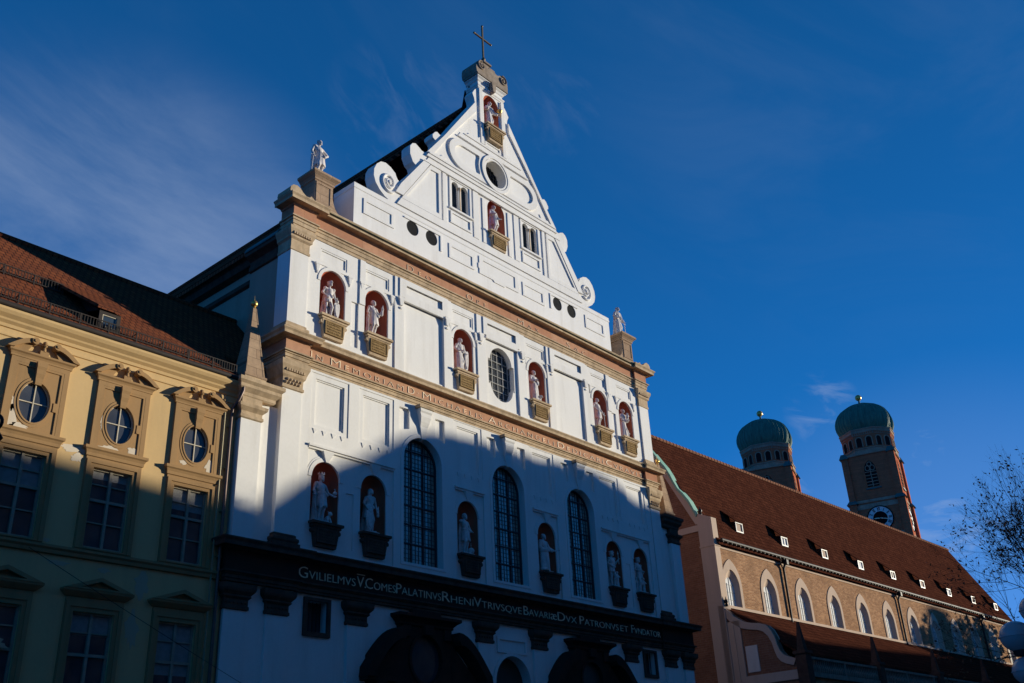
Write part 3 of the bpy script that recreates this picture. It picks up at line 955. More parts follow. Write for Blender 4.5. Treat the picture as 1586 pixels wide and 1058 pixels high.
P(m, 'panel_frame', 'white_relief')
for cx, kind in ((-5.55, 'oval'), (5.55, 'arch')):
    m = M()
    hole = ell(cx, 7.5, 0.86, 0.92, 32) if kind == 'oval' else arch(cx, 0.80, 6.0, 7.4)
    m.plate([(cx - 1.42, 4.6), (cx + 1.42, 4.6), (cx + 1.42, 8.9), (cx - 1.42, 8.9)], [hole], -0.14, 0.10)
    m.box(cx - 3.0, cx - 1.42, -0.30, 0.10, 0.2, 6.55); m.box(cx + 1.42, cx + 3.0, -0.30, 0.10, 0.2, 6.55)
    po = P(m, 'portal', 'dark_marble')
    m = M(); path = [(cx - 1.42, 0.1), (cx - 1.42, -0.14), (cx + 1.42, -0.14), (cx + 1.42, 0.1)]
    m.sweep(path, [(0, 8.72), (0.08, 8.78), (0.08, 8.86), (0.2, 8.98), (0.34, 9.06), (0.34, 9.18), (0, 9.25)])
    for q in (-1, 1): m.box(cx + q * 1.15 - 0.2, cx + q * 1.15 + 0.2, -0.26, -0.14, 8.3, 8.74)
    m.box(cx - 0.24, cx + 0.24, -0.34, -0.14, 8.42, 8.8); m.box(cx - 0.8, cx + 0.8, -0.2, 0.0, 9.22, 9.4)
    m.build('hood', 'dark_marble', po)
    for q in (-1, 1):
        m = M()
        pts = [(cx + q * 3.45, 6.62), (cx + q * 3.40, 7.0)]
        for i in range(9):
            t = i / 8.0
            pts.append((cx + q * (3.40 - 1.95 * t), 7.0 + 1.62 * math.sin(t * math.pi / 2)))
        pts += [(cx + q * 1.45, 8.3)]
        for i in range(9):
            t = 1 - i / 8.0
            pts.append((cx + q * (3.08 - 1.5 * t), 6.82 + 1.30 * math.sin(t * math.pi / 2)))
        pts += [(cx + q * 3.0, 6.62)]
        m.plate(pts if q < 0 else pts[::-1], [], -0.62, 0.10)
        m.box(*sorted((cx + q * 1.45, cx + q * 3.42)), -0.50, 0.10, 6.5, 6.66)
        m.plate([(cx + q * 1.43, 6.66), (cx + q * 3.1, 6.66), (cx + q * 1.43, 8.2)], [], -0.16, 0.09)
        m.build('half_pediment', 'dark_marble', po)
        m = M()
        for i in range(3): m.lathe([(0.20, 0.6), (0.23, 0.7), (0.2, 0.8), (0.17, 6.0), (0.22, 6.2), (0.25, 6.5)], cx + q * (1.75 + 0.9 * (i == 1)), -0.42, 14) if i < 2 else None
        m.build('column', 'dark_marble', po, 40)
    m = M()
    if kind == 'oval':
        m.ring(ell(cx, 7.5, 1.0, 1.06, 32), ell(cx, 7.5, 0.86, 0.92, 32), -0.2, -0.13); m.build('rim', 'dark_marble', po)
        m = M(); m.plate(ell(cx, 7.5, 0.9, 0.96, 32), [], 0.02, 0.06); m.build('glass', 'window_glass', po)
    else:
        m.ring(arch(cx, 0.94, 5.9, 7.4), arch(cx, 0.80, 5.95, 7.4), -0.2, -0.13); m.build('rim', 'dark_marble', po)
        m = M(); m.plate(arch(cx, 0.84, 5.9, 7.4), [], 0.02, 0.06); m.build('infill', 'old_wood', po)
    m = M(); m.box(cx - 1.2, cx + 1.2, -0.02, 0.08, 0.1, 4.4); m.build('door', 'old_wood', po)
m = M(); m.plate(arch(0, 1.2, 0.4, 6.9), [], 0.55, 0.6); P(m, 'infill', 'old_wood')
m = M(); m.box(-15, 15, -0.16, 0.1, 0, 0.8); m.box(-14.9, 14.9, -0.7, -0.16, 0, 0.16); P(m, 'plinth', 'dark_stone')
# ================================================================== ATTIC AND GABLE
GY = -0.16
m = M()
# attic
att_h = [ell(sx * cx, 27.62, 0.40, 0.40, 28) for sx in (-1, 1) for cx in (4.98, 6.27)]
m.plate(rect(-9.98, 9.98, 25.98, 28.42), att_h, GY, 0.62)
P(m, 'attic', 'white_plaster')
m = M(); m.box(-9.6, 9.6, 0.62, 0.72, 25.98, 28.4); P(m, 'attic_back', 'dark_interior')
m = M(); m.box(-9.98, -9.6, 0.62, 1.3, 25.98, 28.42); m.box(9.6, 9.98, 0.62, 1.3, 25.98, 28.42); P(m, 'attic', 'white_plaster')
m = M()
path = [(-9.98, 1.3), (-9.98, GY), (9.98, GY), (9.98, 1.3)]
m.sweep(path, [(0, 28.2), (0.03, 28.23), (0.03, 28.32), (0.015, 28.36), (0.015, 28.50), (-0.4, 28.53)])
P(m, 'coping', 'white_relief')


for sx in (-1, 1):
    for cx in (4.98, 6.27):
        m = M(); m.plate(ell(sx * cx, 27.62, 0.42, 0.42, 28), [], GY + 0.05, GY + 0.08); w = P(m, 'round_window', 'screen_grey')
        m = M()
        for i in range(-5, 6):
            h = math.sqrt(0.40 ** 2 - (i * 0.065) ** 2) if abs(i) < 6 else 0
            if h > 0: m.box(sx * cx + i * 0.065 - 0.009, sx * cx + i * 0.065 + 0.009, GY + 0.03, GY + 0.055, 27.62 - h, 27.62 + h); m.box(sx * cx - h, sx * cx + h, GY + 0.032, GY + 0.053, 27.62 + i * 0.065 - 0.009, 27.62 + i * 0.065 + 0.009)
        m.build('bars', 'screen_bars', w)
    f = (lambda p: p) if sx < 0 else mir
    for a, b, za, zb in ((-9.42, -7.52, 27.02, 27.86), (-3.78, -1.92, 27.02, 27.86)):
        m = M(); m.ring(f(rect(a, b, za, zb)), f(rect(a + 0.17, b - 0.17, za + 0.14, zb - 0.14)), GY - 0.045, GY); P(m, 'panel_frame', 'white_relief')
    m = M(); m.plate(f(rect(-6.85, -4.40, 27.98, 28.06)), [], GY - 0.05, GY); m.plate(f(rect(-4.40, -4.30, 27.1, 28.06)), [], GY - 0.05, GY); P(m, 'panel_frame', 'white_relief')
m = M(); m.ring([(-1.55, 27.0), (-0.5, 27.0), (-0.4, 26.9), (0.4, 26.9), (0.5, 27.0), (1.55, 27.0), (1.55, 27.3), (1.62, 27.3), (1.62, 27.6), (1.55, 27.6), (1.55, 28.05), (-1.55, 28.05), (-1.55, 27.6), (-1.62, 27.6), (-1.62, 27.3), (-1.55, 27.3)],
               rect(-1.28, 1.28, 27.18, 27.86), GY - 0.045, GY); P(m, 'panel_frame', 'white_relief')

# ---- gable silhouette (left half from the apex down, mirrored)
half = [(-1.22, 39.35), (-1.36, 39.20), (-1.55, 38.85), (-1.42, 38.55), (-1.38, 38.28)]
half += [(-2.60, 36.55), (-4.02, 34.42), (-4.16, 34.36), (-4.30, 34.38), (-4.46, 34.46), (-4.62, 34.36), (-4.80, 34.10), (-4.78, 33.92), (-4.60, 33.84), (-4.50, 33.70), (-4.56, 33.50), (-5.36, 32.62)]
half += [(-5.62, 32.62), (-5.82, 32.74), (-6.05, 32.84), (-6.26, 32.74), (-6.42, 32.50), (-6.42, 32.02), (-6.24, 31.62), (-6.05, 31.50), (-5.98, 31.30), (-6.06, 31.18)]
half += [(-7.0, 30.02), (-7.14, 29.92), (-7.26, 29.98), (-7.36, 30.12), (-7.42, 30.28), (-7.52, 30.34)]
half += [(-7.72, 30.48), (-8.05, 30.58), (-8.36, 30.50), (-8.62, 30.24), (-8.78, 29.88), (-8.80, 29.5), (-8.68, 29.14), (-8.42, 28.84), (-8.1, 28.62), (-7.9, 28.55), (-7.9, 28.42)]
outer = half + [(-x, z) for x, z in half[::-1]]
outer = [(-1.05, 39.35)] + half + [(-x, z) for x, z in half[::-1]] + [(1.05, 39.35), (1.05, 40.3), (-1.05, 40.3)]
BF = 2.84
gh = []
for sx in (-1, 1):
    for q in (-1, 1): gh.append(arch(sx * BF + q * 0.35, 0.26, 30.18, 31.60, 12))
gh.append(ell(0, 33.90, 0.84, 0.84, 36))
gh.append(arch(0, 0.70, 29.98, 31.45)); gh.append(arch(0, 0.64, 37.08, 38.86))
m = M(); m.plate(outer, gh, GY, 0.48)
P(m, 'gable', 'white_plaster')
m = M(); m.plate([(-6.4, 28.5), (6.4, 28.5), (1.5, 37.5), (1.0, 40), (-1.0, 40), (-1.5, 37.5)], [], 0.9, 0.95)
P(m, 'gable_back', 'dark_interior')
niche(0, 0.70, 29.98, 31.45, GY + 0.004, 0.52, (0.66, 28.98, 0.34))
niche(0, 0.64, 37.08, 38.86, GY + 0.004, 0.50, (0.70, 36.0, 0.46))

# raised bands along the rakes, stage cornices and cartouches
for sgn in (-1, 1):
    f = (lambda p: p) if sgn < 0 else mir
    for pts in ([(-1.40, 38.26), (-4.02, 34.40), (-5.30, 32.68), (-4.92, 32.68), (-3.70, 34.50), (-1.40, 37.55)], [(-5.55, 31.98), (-7.12, 29.80), (-7.46, 29.16), (-6.98, 29.16), (-5.10, 31.98)]):
        m = M(); m.plate(f(pts), [], GY - 0.10, GY); P(m, 'rake_band', 'white_relief')
    m = M(); m.ring(f([(-4.30, 32.0), (-5.02, 32.0), (-7.05, 29.0), (-4.30, 29.0)]), f([(-4.48, 31.72), (-5.02, 31.72), (-6.72, 29.26), (-4.48, 29.26)]), GY - 0.07, GY); P(m, 'panel_frame', 'white_relief')
    # bifora surrounds
    m = M(); m.ring(f(rect(-3.66, -2.02, 30.08, 31.98)), f([(-3.55, 30.18), (-2.13, 30.18), (-2.13, 31.92), (-3.55, 31.92)]), GY - 0.05, GY); m.plate(f(rect(-3.72, -1.96, 30.0, 30.08)), [], GY - 0.12, GY)
    m.ring(f(rect(-3.62, -2.06, 29.16, 29.9)), f(rect(-3.50, -2.18, 29.28, 29.78)), GY - 0.06, GY)
    P(m, 'panel_frame', 'white_relief')
    m = M(); m.plate(f(rect(-1.86, -1.46, 29.05, 31.98)), [], GY - 0.045, GY); P(m, 'pilaster_strip', 'white_relief')
    m = M(); m.plate(f(rect(-1.14, -0.92, 29.05, 31.86)), [], GY - 0.05, GY); P(m, 'pilaster_strip', 'white_relief')
    m = M(); m.plate(f(rect(-4.16, -3.92, 29.0, 32.02)), [], GY - 0.06, GY); P(m, 'pilaster_strip', 'white_relief')
    # bifora window
    w = bpy.data.objects.new('window', None); COL.objects.link(w); w.parent = church
    m = M(); m.box(sgn * BF - 0.66, sgn * BF + 0.66, GY + 0.20, GY + 0.23, 30.1, 31.95); m.build('glass', 'leaded_glass', w)
    m = M()
    for q in (-1, 1):
        cx = sgn * BF + q * 0.35
        for i in range(-2, 3): m.box(cx + i * 0.09 - 0.008, cx + i * 0.09 + 0.008, GY + 0.16, GY + 0.19, 30.18, 31.8)
        for i in range(14): m.box(cx - 0.26, cx + 0.26, GY + 0.162, GY + 0.188, 30.25 + i * 0.12, 30.266 + i * 0.12)
    m.build('bars', 'lead_bars', w)
    m = M(); m.lathe([(0.10, 30.16), (0.10, 30.26), (0.085, 30.32), (0.08, 31.40), (0.095, 31.46), (0.11, 31.60), (0.11, 31.66)], sgn * BF, GY + 0.06, 14); m.build('column', 'sandstone', w, 40)
    # volute spiral in relief
    m = M()
    cx, cz = sgn * 7.86, 29.50
    m.lathe([(0.0001, 0), (0.07, 0.0), (0.12, 0.05), (0.12, 0.14)], 0, 0, 16)
    m.v = [(cx + x, GY - 0.14 + z, cz + y) for x, y, z in m.v]
    pts = []; rad = []
    for i in range(60):
        t = i / 59.0
        a = sgn * (R(-60) + t * R(640))
        rr = 0.12 + 0.44 * t ** 1.1
        pts.append((cx + rr * math.sin(a) * 0.86 * 1.0, GY - 0.03, cz + rr * math.cos(a) * 1.0)); rad.append(0.07)
    m.tube(pts, rad, None, 8)
    P(m, 'volute', 'white_relief', 40)
for za, zb, xw, pr in ((28.54, 28.98, 7.35, 0.10), (32.0, 32.10, 5.55, 0.16), (32.10, 32.42, 5.35, 0.06), (32.42, 32.62, 5.35, 0.15), (32.62, 32.74, 5.2, 0.22), (35.02, 35.12, 2.95, 0.14), (35.12, 35.42, 2.85, 0.05), (35.42, 35.54, 2.35, 0.12)):
    m = M(); m.plate([(-xw, za), (xw, za), (xw - (zb - za) * 0.64, zb), (-xw + (zb - za) * 0.64, zb)], [], GY - pr * 0.75, GY); P(m, 'band_cornice', 'white_relief')
# cartouche round the big round window
cart = [(-2.45 + 1.0 * math.cos(R(a)), 33.88 + 0.80 * math.sin(R(a))) for a in range(90, 271, 12)]
cart = cart + [(-x, z) for x, z in cart[::-1]]
inn = [(-2.45 + 0.80 * math.cos(R(a)), 33.88 + 0.62 * math.sin(R(a))) for a in range(90, 271, 15)]
inn = inn + [(-1.30, 33.26)] + [(0 + 1.36 * math.cos(R(a)), 33.9 + 1.36 * math.sin(R(a))) for a in (200, 190, 180, 170, 160)] + [(-1.30, 34.50)]
inn2 = [(-x, z) for x, z in inn[::-1]]
frame = [(x * 1.06, 33.88 + (z - 33.88) * 1.22) for x, z in cart]
m = M(); m.plate(frame, [inn, inn2, ell(0, 33.90, 0.84, 0.84, 36)], GY - 0.11, GY)
P(m, 'cartouche', 'white_relief')
m = M(); m.ring(ell(0, 33.9, 1.16, 1.16, 40), ell(0, 33.9, 0.98, 0.98, 40), GY - 0.18, GY - 0.10); m.ring(ell(0, 33.9, 0.94, 0.94, 40), ell(0, 33.9, 0.84, 0.84, 40), GY - 0.15, GY - 0.10)
w = P(m, 'round_window', 'white_relief')
m = M(); m.plate(ell(0, 33.9, 0.88, 0.88, 30), [], 0.34, 0.36); m.build('dark_pane', 'dark_interior', w)
m = M()
for i in range(-3, 4): m.box(i * 0.22 - 0.012, i * 0.22 + 0.012, 0.28, 0.31, 33.1, 34.7)
for i in range(-3, 4): m.box(-0.84, 0.84, 0.285, 0.305, 33.9 + i * 0.22 - 0.012, 33.9 + i * 0.22 + 0.012)
m.build('bars', 'lead_bars', w)
# top stage strips, fins and the stone scroll crown
for sgn in (-1, 1):
    f = (lambda p: p) if sgn < 0 else mir
    m = M(); m.plate(f(rect(-1.06, -0.80, 35.55, 39.5)), [], GY - 0.10, GY); P(m, 'pilaster_strip', 'white_relief')
    m = M(); m.plate(f([(-1.06, 35.54), (-2.15, 35.54), (-1.95, 35.74), (-1.7, 35.70), (-1.45, 35.84), (-1.25, 35.80), (-1.06, 36.0)]), [], GY - 0.07, GY); P(m, 'carved_scroll', 'white_relief')
    m = M(); m.plate(f([(-4.05, 32.74), (-5.0, 32.74), (-4.6, 32.98), (-4.3, 32.94), (-4.1, 33.12), (-3.85, 33.1)]), [], GY - 0.05, GY); P(m, 'carved_scroll', 'white_relief')
m = M(); m.ring(rect(-0.66, 0.66, 35.60, 35.94), rect(-0.52, 0.52, 35.68, 35.86), GY - 0.045, GY); P(m, 'panel_frame', 'white_relief')
m = M(); m.box(-1.05, 1.05, 0.62, 0.74, 37, 40.3); m.box(-1.05, 1.05, GY, 0.74, 40.2, 40.32); P(m, 'gable', 'white_plaster')
path = [(-1.05, 0.74), (-1.05, GY), (1.05, GY), (1.05, 0.74)]
m = M()
m.sweep(path, [(0, 39.55), (0.05, 39.58), (0.05, 39.66), (0.10, 39.72), (0.10, 39.80), (0, 39.84)])
m.sweep(path, [(0, 40.05), (0.06, 40.10), (0.10, 40.2), (0.2, 40.28), (0.2, 40.32), (0, 40.36)])
P(m, 'band_cornice', 'white_relief')
m = M()
m.sweep(path, [(0, 40.32), (0.26, 40.34), (0.26, 40.46), (0.0, 40.5)])
crown = [(-1.33, 40.46), (1.33, 40.46), (1.37, 40.72), (1.36, 40.98), (1.28, 41.22), (1.13, 41.38), (0.94, 41.46), (0.74, 41.42), (0.62, 41.30), (0.45, 41.22), (0.30, 41.26), (0.22, 41.40)]
crown = crown + [(-x, z) for x, z in crown[:1:-1]]
m.plate(crown, [], GY - 0.22, 0.80)
cr = P(m, 'crown_stone', 'grey_stone')
for sgn in (-1, 1):
    m = M()
    cx, cz = sgn * 0.93, 41.08
    pts = []
    for i in range(40):
        t = i / 39.0; a = sgn * (R(-150) + t * R(520)); rr = 0.07 + 0.27 * t
        pts.append((cx - rr * math.sin(a), GY - 0.26, cz + rr * math.cos(a)))
    m.tube(pts, 0.05, None, 7); m.sphere((cx, GY - 0.25, cz), 0.09, 10, 7)
    m.build('scroll', 'grey_stone', cr, 40)
m = M(); m.plate([(-0.2, 40.3), (0.2, 40.3), (0.13, 39.86), (0.10, 39.66), (0.0, 39.56), (-0.10, 39.66), (-0.13, 39.86)], [], GY - 0.34, GY); P(m, 'keystone', 'grey_stone')
m = M(); m.taper(0, 0.25, 0.30, 0.30, 41.2, 0.24, 0.24, 42.0); m.box(-0.33, 0.33, -0.08, 0.58, 42.0, 42.12); m.taper(0, 0.25, 0.28, 0.28, 42.12, 0.06, 0.06, 42.5); P(m, 'cross_base', 'grey_stone')
m = M(); m.box(-0.045, 0.045, 0.205, 0.295, 42.4, 45.1); m.box(-0.70, 0.70, 0.21, 0.29, 44.13, 44.22)
for c in ((0, 0.25, 45.18), (-0.74, 0.25, 44.18), (0.74, 0.25, 44.18)): m.sphere(c, 0.07, 8, 6)
m.sphere((0, 0.25, 42.55), 0.13, 10, 8)
P(m, 'cross', 'bronze')

# ---- pedestals on the main cornice
for sgn in (-1, 1):
    cx = sgn * 11.72
    m = M()
    m.box(cx - 0.62, cx + 0.62, -0.28, 0.9, 26.0, 26.25)
    m.box(cx - 0.50, cx + 0.50, -0.18, 0.82, 26.25, 27.70)
    pth = [(cx - 0.5, 0.82), (cx - 0.5, -0.18), (cx + 0.5, -0.18), (cx + 0.5, 0.82)]
    m.sweep(pth, [(0, 27.5), (0.05, 27.54), (0.05, 27.62), (0.14, 27.74), (0.24, 27.82), (0.24, 27.92), (0, 27.96)])
    m.box(cx - 0.5, cx + 0.5, -0.18, 0.82, 27.7, 27.955)
    m.ring(rect(cx - 0.44, cx + 0.44, 26.34, 27.46), rect(cx - 0.34, cx + 0.34, 26.46, 27.36), -0.21, -0.18)
    # concave flank on the inner side, scroll on the outer side
    fl = [(cx - sgn * 0.5, 26.0), (cx - sgn * 1.1, 26.0), (cx - sgn * 1.08, 26.22)] + [(cx - sgn * (0.5 + 0.55 * (1 - math.sin(R(a)))), 26.22 + 1.0 * (1 - math.cos(R(a)))) for a in range(15, 91, 15)]
    m.plate(fl, [], -0.16, 0.6)
    pe = P(m, 'pedestal', 'ashlar')
    m = M()
    o_ = [(0.55, 26.0), (1.85, 26.0), (1.95, 26.12), (1.93, 26.32), (1.80, 26.46), (1.60, 26.50), (1.42, 26.42), (1.28, 26.28), (1.10, 26.18), (0.92, 26.2), (0.84, 26.3), (0.70, 26.22)]
    m.plate([(cx + sgn * x, z) for x, z in o_], [], -0.42, 0.5)
    P(m, 'carved_scroll', 'sandstone')
# ================================================================== STATUES
def capsule(m, a, b, ra, rb, n=10):
    a, b = Vector(a), Vector(b)
    d = b - a
    L = d.length
    if L < 1e-5: d = Vector((0, 0, 1e-4)); L = 1e-4
    d = d / L
    pts, rr = [], []
    for k in range(4):
        t = math.pi / 2 * (k + 0.3) / 4
        pts.append(a - d * ra * math.cos(t)); rr.append(ra * math.sin(t))
    for k in range(4):
        t = math.pi / 2 * (1 - (k + 0.0) / 4) if k else math.pi / 2
        pts.append(b + d * rb * math.cos(t)); rr.append(rb * math.sin(t))
    m.tube(pts, rr, None, n)


def blob(m, c, rx, ry, rz, n=14, k=9):
    vs, fs = [], []
    for j in range(k + 1):
        t = math.pi * (j + 0.02) / (k + 0.04)
        for i in range(n):
            a = 2 * math.pi * i / n
            vs.append((c[0] + rx * math.sin(t) * math.cos(a), c[1] + ry * math.sin(t) * math.sin(a), c[2] - rz * math.cos(t)))
    for j in range(k):
        for i in range(n):
            a, b = j * n + i, j * n + (i + 1) % n
            fs.append((a, b, b + n, a + n))
    fs.append(tuple(range(n))[::-1]); fs.append(tuple(k * n + i for i in range(n)))
    m.add(vs, fs)


def drape(m, rows, nf, amp, ph, n=40):
    """closed skirt of folds: rows of (z, cx, cy, rx, ry)"""
    vs, fs = [], []
    for j, (z, cx, cy, rx, ry) in enumerate(rows):
        t = j / (len(rows) - 1)
        for i in range(n):
            a = 2 * math.pi * i / n
            k = 1 + amp * (1 - t * 0.75) * (math.cos(nf * a + ph + 0.9 * t) + 0.5 * math.cos((nf + 3) * a - ph * 2 + t))
            vs.append((cx + rx * k * math.cos(a), cy + ry * k * math.sin(a), z))
    for j in range(len(rows) - 1):
        for i in range(n):
            a, b = j * n + i, j * n + (i + 1) % n
            fs.append((a, b, b + n, a + n))
    fs.append(tuple(range(n))[::-1]); fs.append(tuple((len(rows) - 1) * n + i for i in range(n)))
    m.add(vs, fs)


def hand(m, e, h):
    """palm, four unequal curled fingers and a thumb from the palm's side"""
    e, h = Vector(e), Vector(h)
    d = (h - e).normalized()
    side = d.cross(Vector((0, 1, 0.2)))
    side = side.normalized() if side.length > 0.1 else Vector((1, 0, 0))
    nrm = d.cross(side).normalized()
    p = h + d * 0.05
    capsule(m, h, p, 0.034, 0.038, 8)
    for i, ln in enumerate((0.066, 0.076, 0.070, 0.054)):
        r0 = p + side * (-0.033 + 0.022 * i) + d * 0.02
        k = r0 + d * ln * 0.55 + nrm * 0.01
        capsule(m, r0, k, 0.0145, 0.0135, 6)
        capsule(m, k, k + d * ln * 0.35 + nrm * ln * 0.55, 0.0135, 0.011, 6)
    t0 = h + d * 0.02 - side * 0.03
    capsule(m, t0, t0 - side * 0.035 + d * 0.04, 0.016, 0.013, 6)


def remeshed(m, name, mat, voxel, parent=None):
    o = m.build(name, mat)
    md = o.modifiers.new('r', 'REMESH'); md.mode = 'VOXEL'; md.voxel_size = voxel; md.use_smooth_shade = True
    sm = o.modifiers.new('s', 'SMOOTH'); sm.factor = 0.5; sm.iterations = 2
    dg = bpy.context.evaluated_depsgraph_get()
    me = bpy.data.meshes.new_from_object(o.evaluated_get(dg))
    old = o.data
    o.modifiers.clear(); o.data = me; bpy.data.meshes.remove(old)
    me.name = name
    me.polygons.foreach_set('use_smooth', [True] * len(me.polygons))
    if not me.materials: me.materials.append(MATS[mat])
    if parent is not None: o.parent = parent
    return o


def figure(loc, label, group, robe='long', sway=0.04, arms=None, head='bare', turn=0.0, cloak=True, attrs=(), h=1.78, seed=0, mat='statue_stone', wide=1.0):
    rng = random.Random(seed)
    ph = rng.uniform(0, 6.28)
    m = M()
    s = sway
    hipz, shz = 0.94, 1.42
    # legs: one straight, one relaxed with the knee forward
    st = -1 if s < 0 else 1
    hx = s
    for q in (-1, 1):
        hip = (hx + q * 0.09, 0.0, hipz)
        if q == st: knee, foot = (hx + q * 0.085, -0.03, 0.50), (hx * 0.4 + q * 0.07, 0.0, 0.08)
        else: knee, foot = (hx + q * 0.14, -0.14, 0.50), (hx + q * 0.17, -0.04, 0.08)
        capsule(m, hip, knee, 0.098, 0.07); capsule(m, knee, (knee[0] * 0.6 + foot[0] * 0.4, knee[1] * 0.6 + foot[1] * 0.4 + 0.03, 0.36), 0.066, 0.068)
        capsule(m, (knee[0] * 0.6 + foot[0] * 0.4, knee[1] * 0.6 + foot[1] * 0.4 + 0.03, 0.36), foot, 0.066, 0.045)
        capsule(m, (foot[0], foot[1] + 0.02, 0.05), (foot[0] + q * 0.04, foot[1] - 0.17, 0.035), 0.048, 0.036)
    blob(m, (hx, 0.01, hipz + 0.02), 0.18, 0.135, 0.14)
    cx = -s * 0.5
    capsule(m, (hx, 0, 1.0), (cx, 0, 1.24), 0.135, 0.15)
    blob(m, (cx, -0.005, 1.28), 0.19, 0.135, 0.19)
    capsule(m, (cx - 0.15, 0.01, shz - 0.01 + s * 0.4), (cx + 0.15, 0.01, shz - 0.01 - s * 0.4), 0.075, 0.075)
    capsule(m, (cx, 0.0, 1.42), (cx * 0.9, -0.015, 1.56), 0.062, 0.055)
    # head with brow, nose, chin and ears
    H = Vector((cx * 0.9, -0.03, 1.655))
    ct, sn = math.cos(turn), math.sin(turn)
    def hp(x, y, z): return (H.x + x * ct - y * sn, H.y + x * sn + y * ct, H.z + z)
    blob(m, H, 0.088, 0.108, 0.122)
    capsule(m, hp(0, -0.085, -0.075), hp(0, -0.06, -0.02), 0.046, 0.06)
    capsule(m, hp(0, -0.118, -0.022), hp(0, -0.102, 0.03), 0.019, 0.012, 6)
    capsule(m, hp(-0.05, -0.086, 0.035), hp(0.05, -0.086, 0.035), 0.018, 0.018, 6)
    for q in (-1, 1): blob(m, hp(q * 0.088, 0.0, -0.005), 0.018, 0.028, 0.036, 8, 5)
    # arms
    A = arms or {}
    for q, key in ((-1, 'l'), (1, 'r')):
        sh = Vector((cx + q * 0.215, 0.01, shz - 0.03 - q * s * 0.4))
        e, hd = A.get(key, ((q * 0.30, 0.02, 1.10), (q * 0.27, -0.12, 0.88)))
        capsule(m, sh, e, 0.068, 0.052); capsule(m, e, hd, 0.053, 0.036); hand(m, e, hd)
        if robe == 'long':
            capsule(m, sh, e, 0.085, 0.085); capsule(m, e, Vector(e) * 0.45 + Vector(hd) * 0.55 + Vector((0, 0, -0.05)), 0.082, 0.095)
    if robe == 'long':
        drape(m, [(0.02, hx * 0.5, 0.01, 0.26 * wide, 0.21), (0.25, hx * 0.6, 0.0, 0.235 * wide, 0.19), (0.55, hx, -0.01, 0.22 * wide, 0.175), (0.9, hx, 0, 0.205, 0.155), (1.06, hx * 0.5, 0, 0.17, 0.135), (1.12, cx, 0, 0.12, 0.1)], 7, 0.085, ph)
    elif robe == 'tunic':
        drape(m, [(0.56, hx, -0.01, 0.235, 0.185), (0.75, hx, -0.005, 0.215, 0.165), (0.97, hx, 0, 0.185, 0.15), (1.06, hx * 0.5, 0, 0.165, 0.135), (1.10, cx, 0, 0.12, 0.1)], 9, 0.06, ph)
        drape(m, [(1.03, hx * 0.6, 0, 0.172, 0.142), (1.07, hx * 0.5, 0, 0.178, 0.148), (1.09, hx * 0.4, 0, 0.165, 0.135)], 3, 0.0, ph)
    elif robe == 'armour':
        drape(m, [(0.72, hx, -0.01, 0.215, 0.175), (0.86, hx, 0, 0.205, 0.165), (1.0, hx, 0, 0.185, 0.15), (1.05, hx * 0.5, 0, 0.15, 0.12)], 11, 0.045, ph)
        for q in (-1, 1): blob(m, (cx + q * 0.225, 0.0, shz - q * s * 0.4), 0.085, 0.09, 0.08)
        blob(m, (cx, -0.05, 1.25), 0.17, 0.12, 0.17)
    if cloak:
        drape(m, [(0.04, hx * 0.3, 0.17, 0.30 * wide, 0.07), (0.4, hx * 0.3, 0.16, 0.27 * wide, 0.07), (0.9, cx, 0.14, 0.245, 0.07), (1.25, cx, 0.10, 0.225, 0.07), (1.44, cx, 0.05, 0.19, 0.07), (1.49, cx, 0.03, 0.10, 0.06)], 6, 0.09, ph + 1)
        capsule(m, (cx - 0.2, -0.04, 1.42), (hx + 0.14, -0.15, 0.98), 0.04, 0.05)
    # prop behind the leg, always part of such carved figures
    capsule(m, (hx - st * 0.02, 0.13, 0.02), (hx - st * 0.02, 0.12, 0.6), 0.10, 0.07)
    scale = h / 1.78
    m.v = [(x * scale + loc[0], y * scale + loc[1], z * scale + loc[2] + 0.11) for x, y, z in m.v]
    body = remeshed(m, 'statue', mat, 0.021)
    tag(body, label, 'statue', group)
    def W(p): return (p[0] * scale + loc[0], p[1] * scale + loc[1], p[2] * scale + loc[2] + 0.11)
    # plinth
    p = M(); p.box(loc[0] - 0.36 * wide, loc[0] + 0.36 * wide, loc[1] - 0.24, loc[1] + 0.24, loc[2] + 0.002, loc[2] + 0.125)
    p.build('plinth', mat, body)
    # hair, beard, headgear
    g = M()
    wb = W(H)
    for i in range(16):
        a = rng.uniform(0.15, math.pi - 0.15) + 0.0; zz = rng.uniform(-0.06, 0.10)
        c = hp(0.085 * math.cos(a) * (1 if zz < 0.06 else 0.6), 0.085 * math.sin(a) + 0.01, zz)
        blob(g, W(c), 0.036, 0.036, 0.034, 8, 6)
    blob(g, W(hp(0, 0.02, 0.045)), 0.094, 0.105, 0.09)
    if head in ('beard', 'crown', 'longhair'):
        if head != 'longhair':
            capsule(g, W(hp(0, -0.085, -0.085)), W(hp(0, -0.10, -0.16)), 0.05, 0.026)
            for q in (-1, 1): capsule(g, W(hp(q * 0.07, -0.04, -0.04)), W(hp(q * 0.03, -0.09, -0.10)), 0.028, 0.03)
        else:
            for q in (-1, 1): capsule(g, W(hp(q * 0.085, 0.02, 0.0)), W(hp(q * 0.09, 0.05, -0.2)), 0.04, 0.035)
    hr = remeshed(g, 'hair', mat, 0.02, body)
    if head == 'crown':
        c = M()
        vs = [(0.098, 0.075), (0.106, 0.075), (0.112, 0.125), (0.104, 0.125), (0.098, 0.075)]
        c.lathe(vs[:-1] + [vs[0]], 0, 0, 20)
        for i in range(8):
            a = 2 * math.pi * i / 8
            c.taper(0.108 * math.cos(a), 0.108 * math.sin(a), 0.016, 0.016, 0.12, 0.005, 0.005, 0.19)
        c.v = [W(hp(x, y * 1.1 + 0.01, z)) for x, y, z in c.v]
        c.build('crown', mat, body)
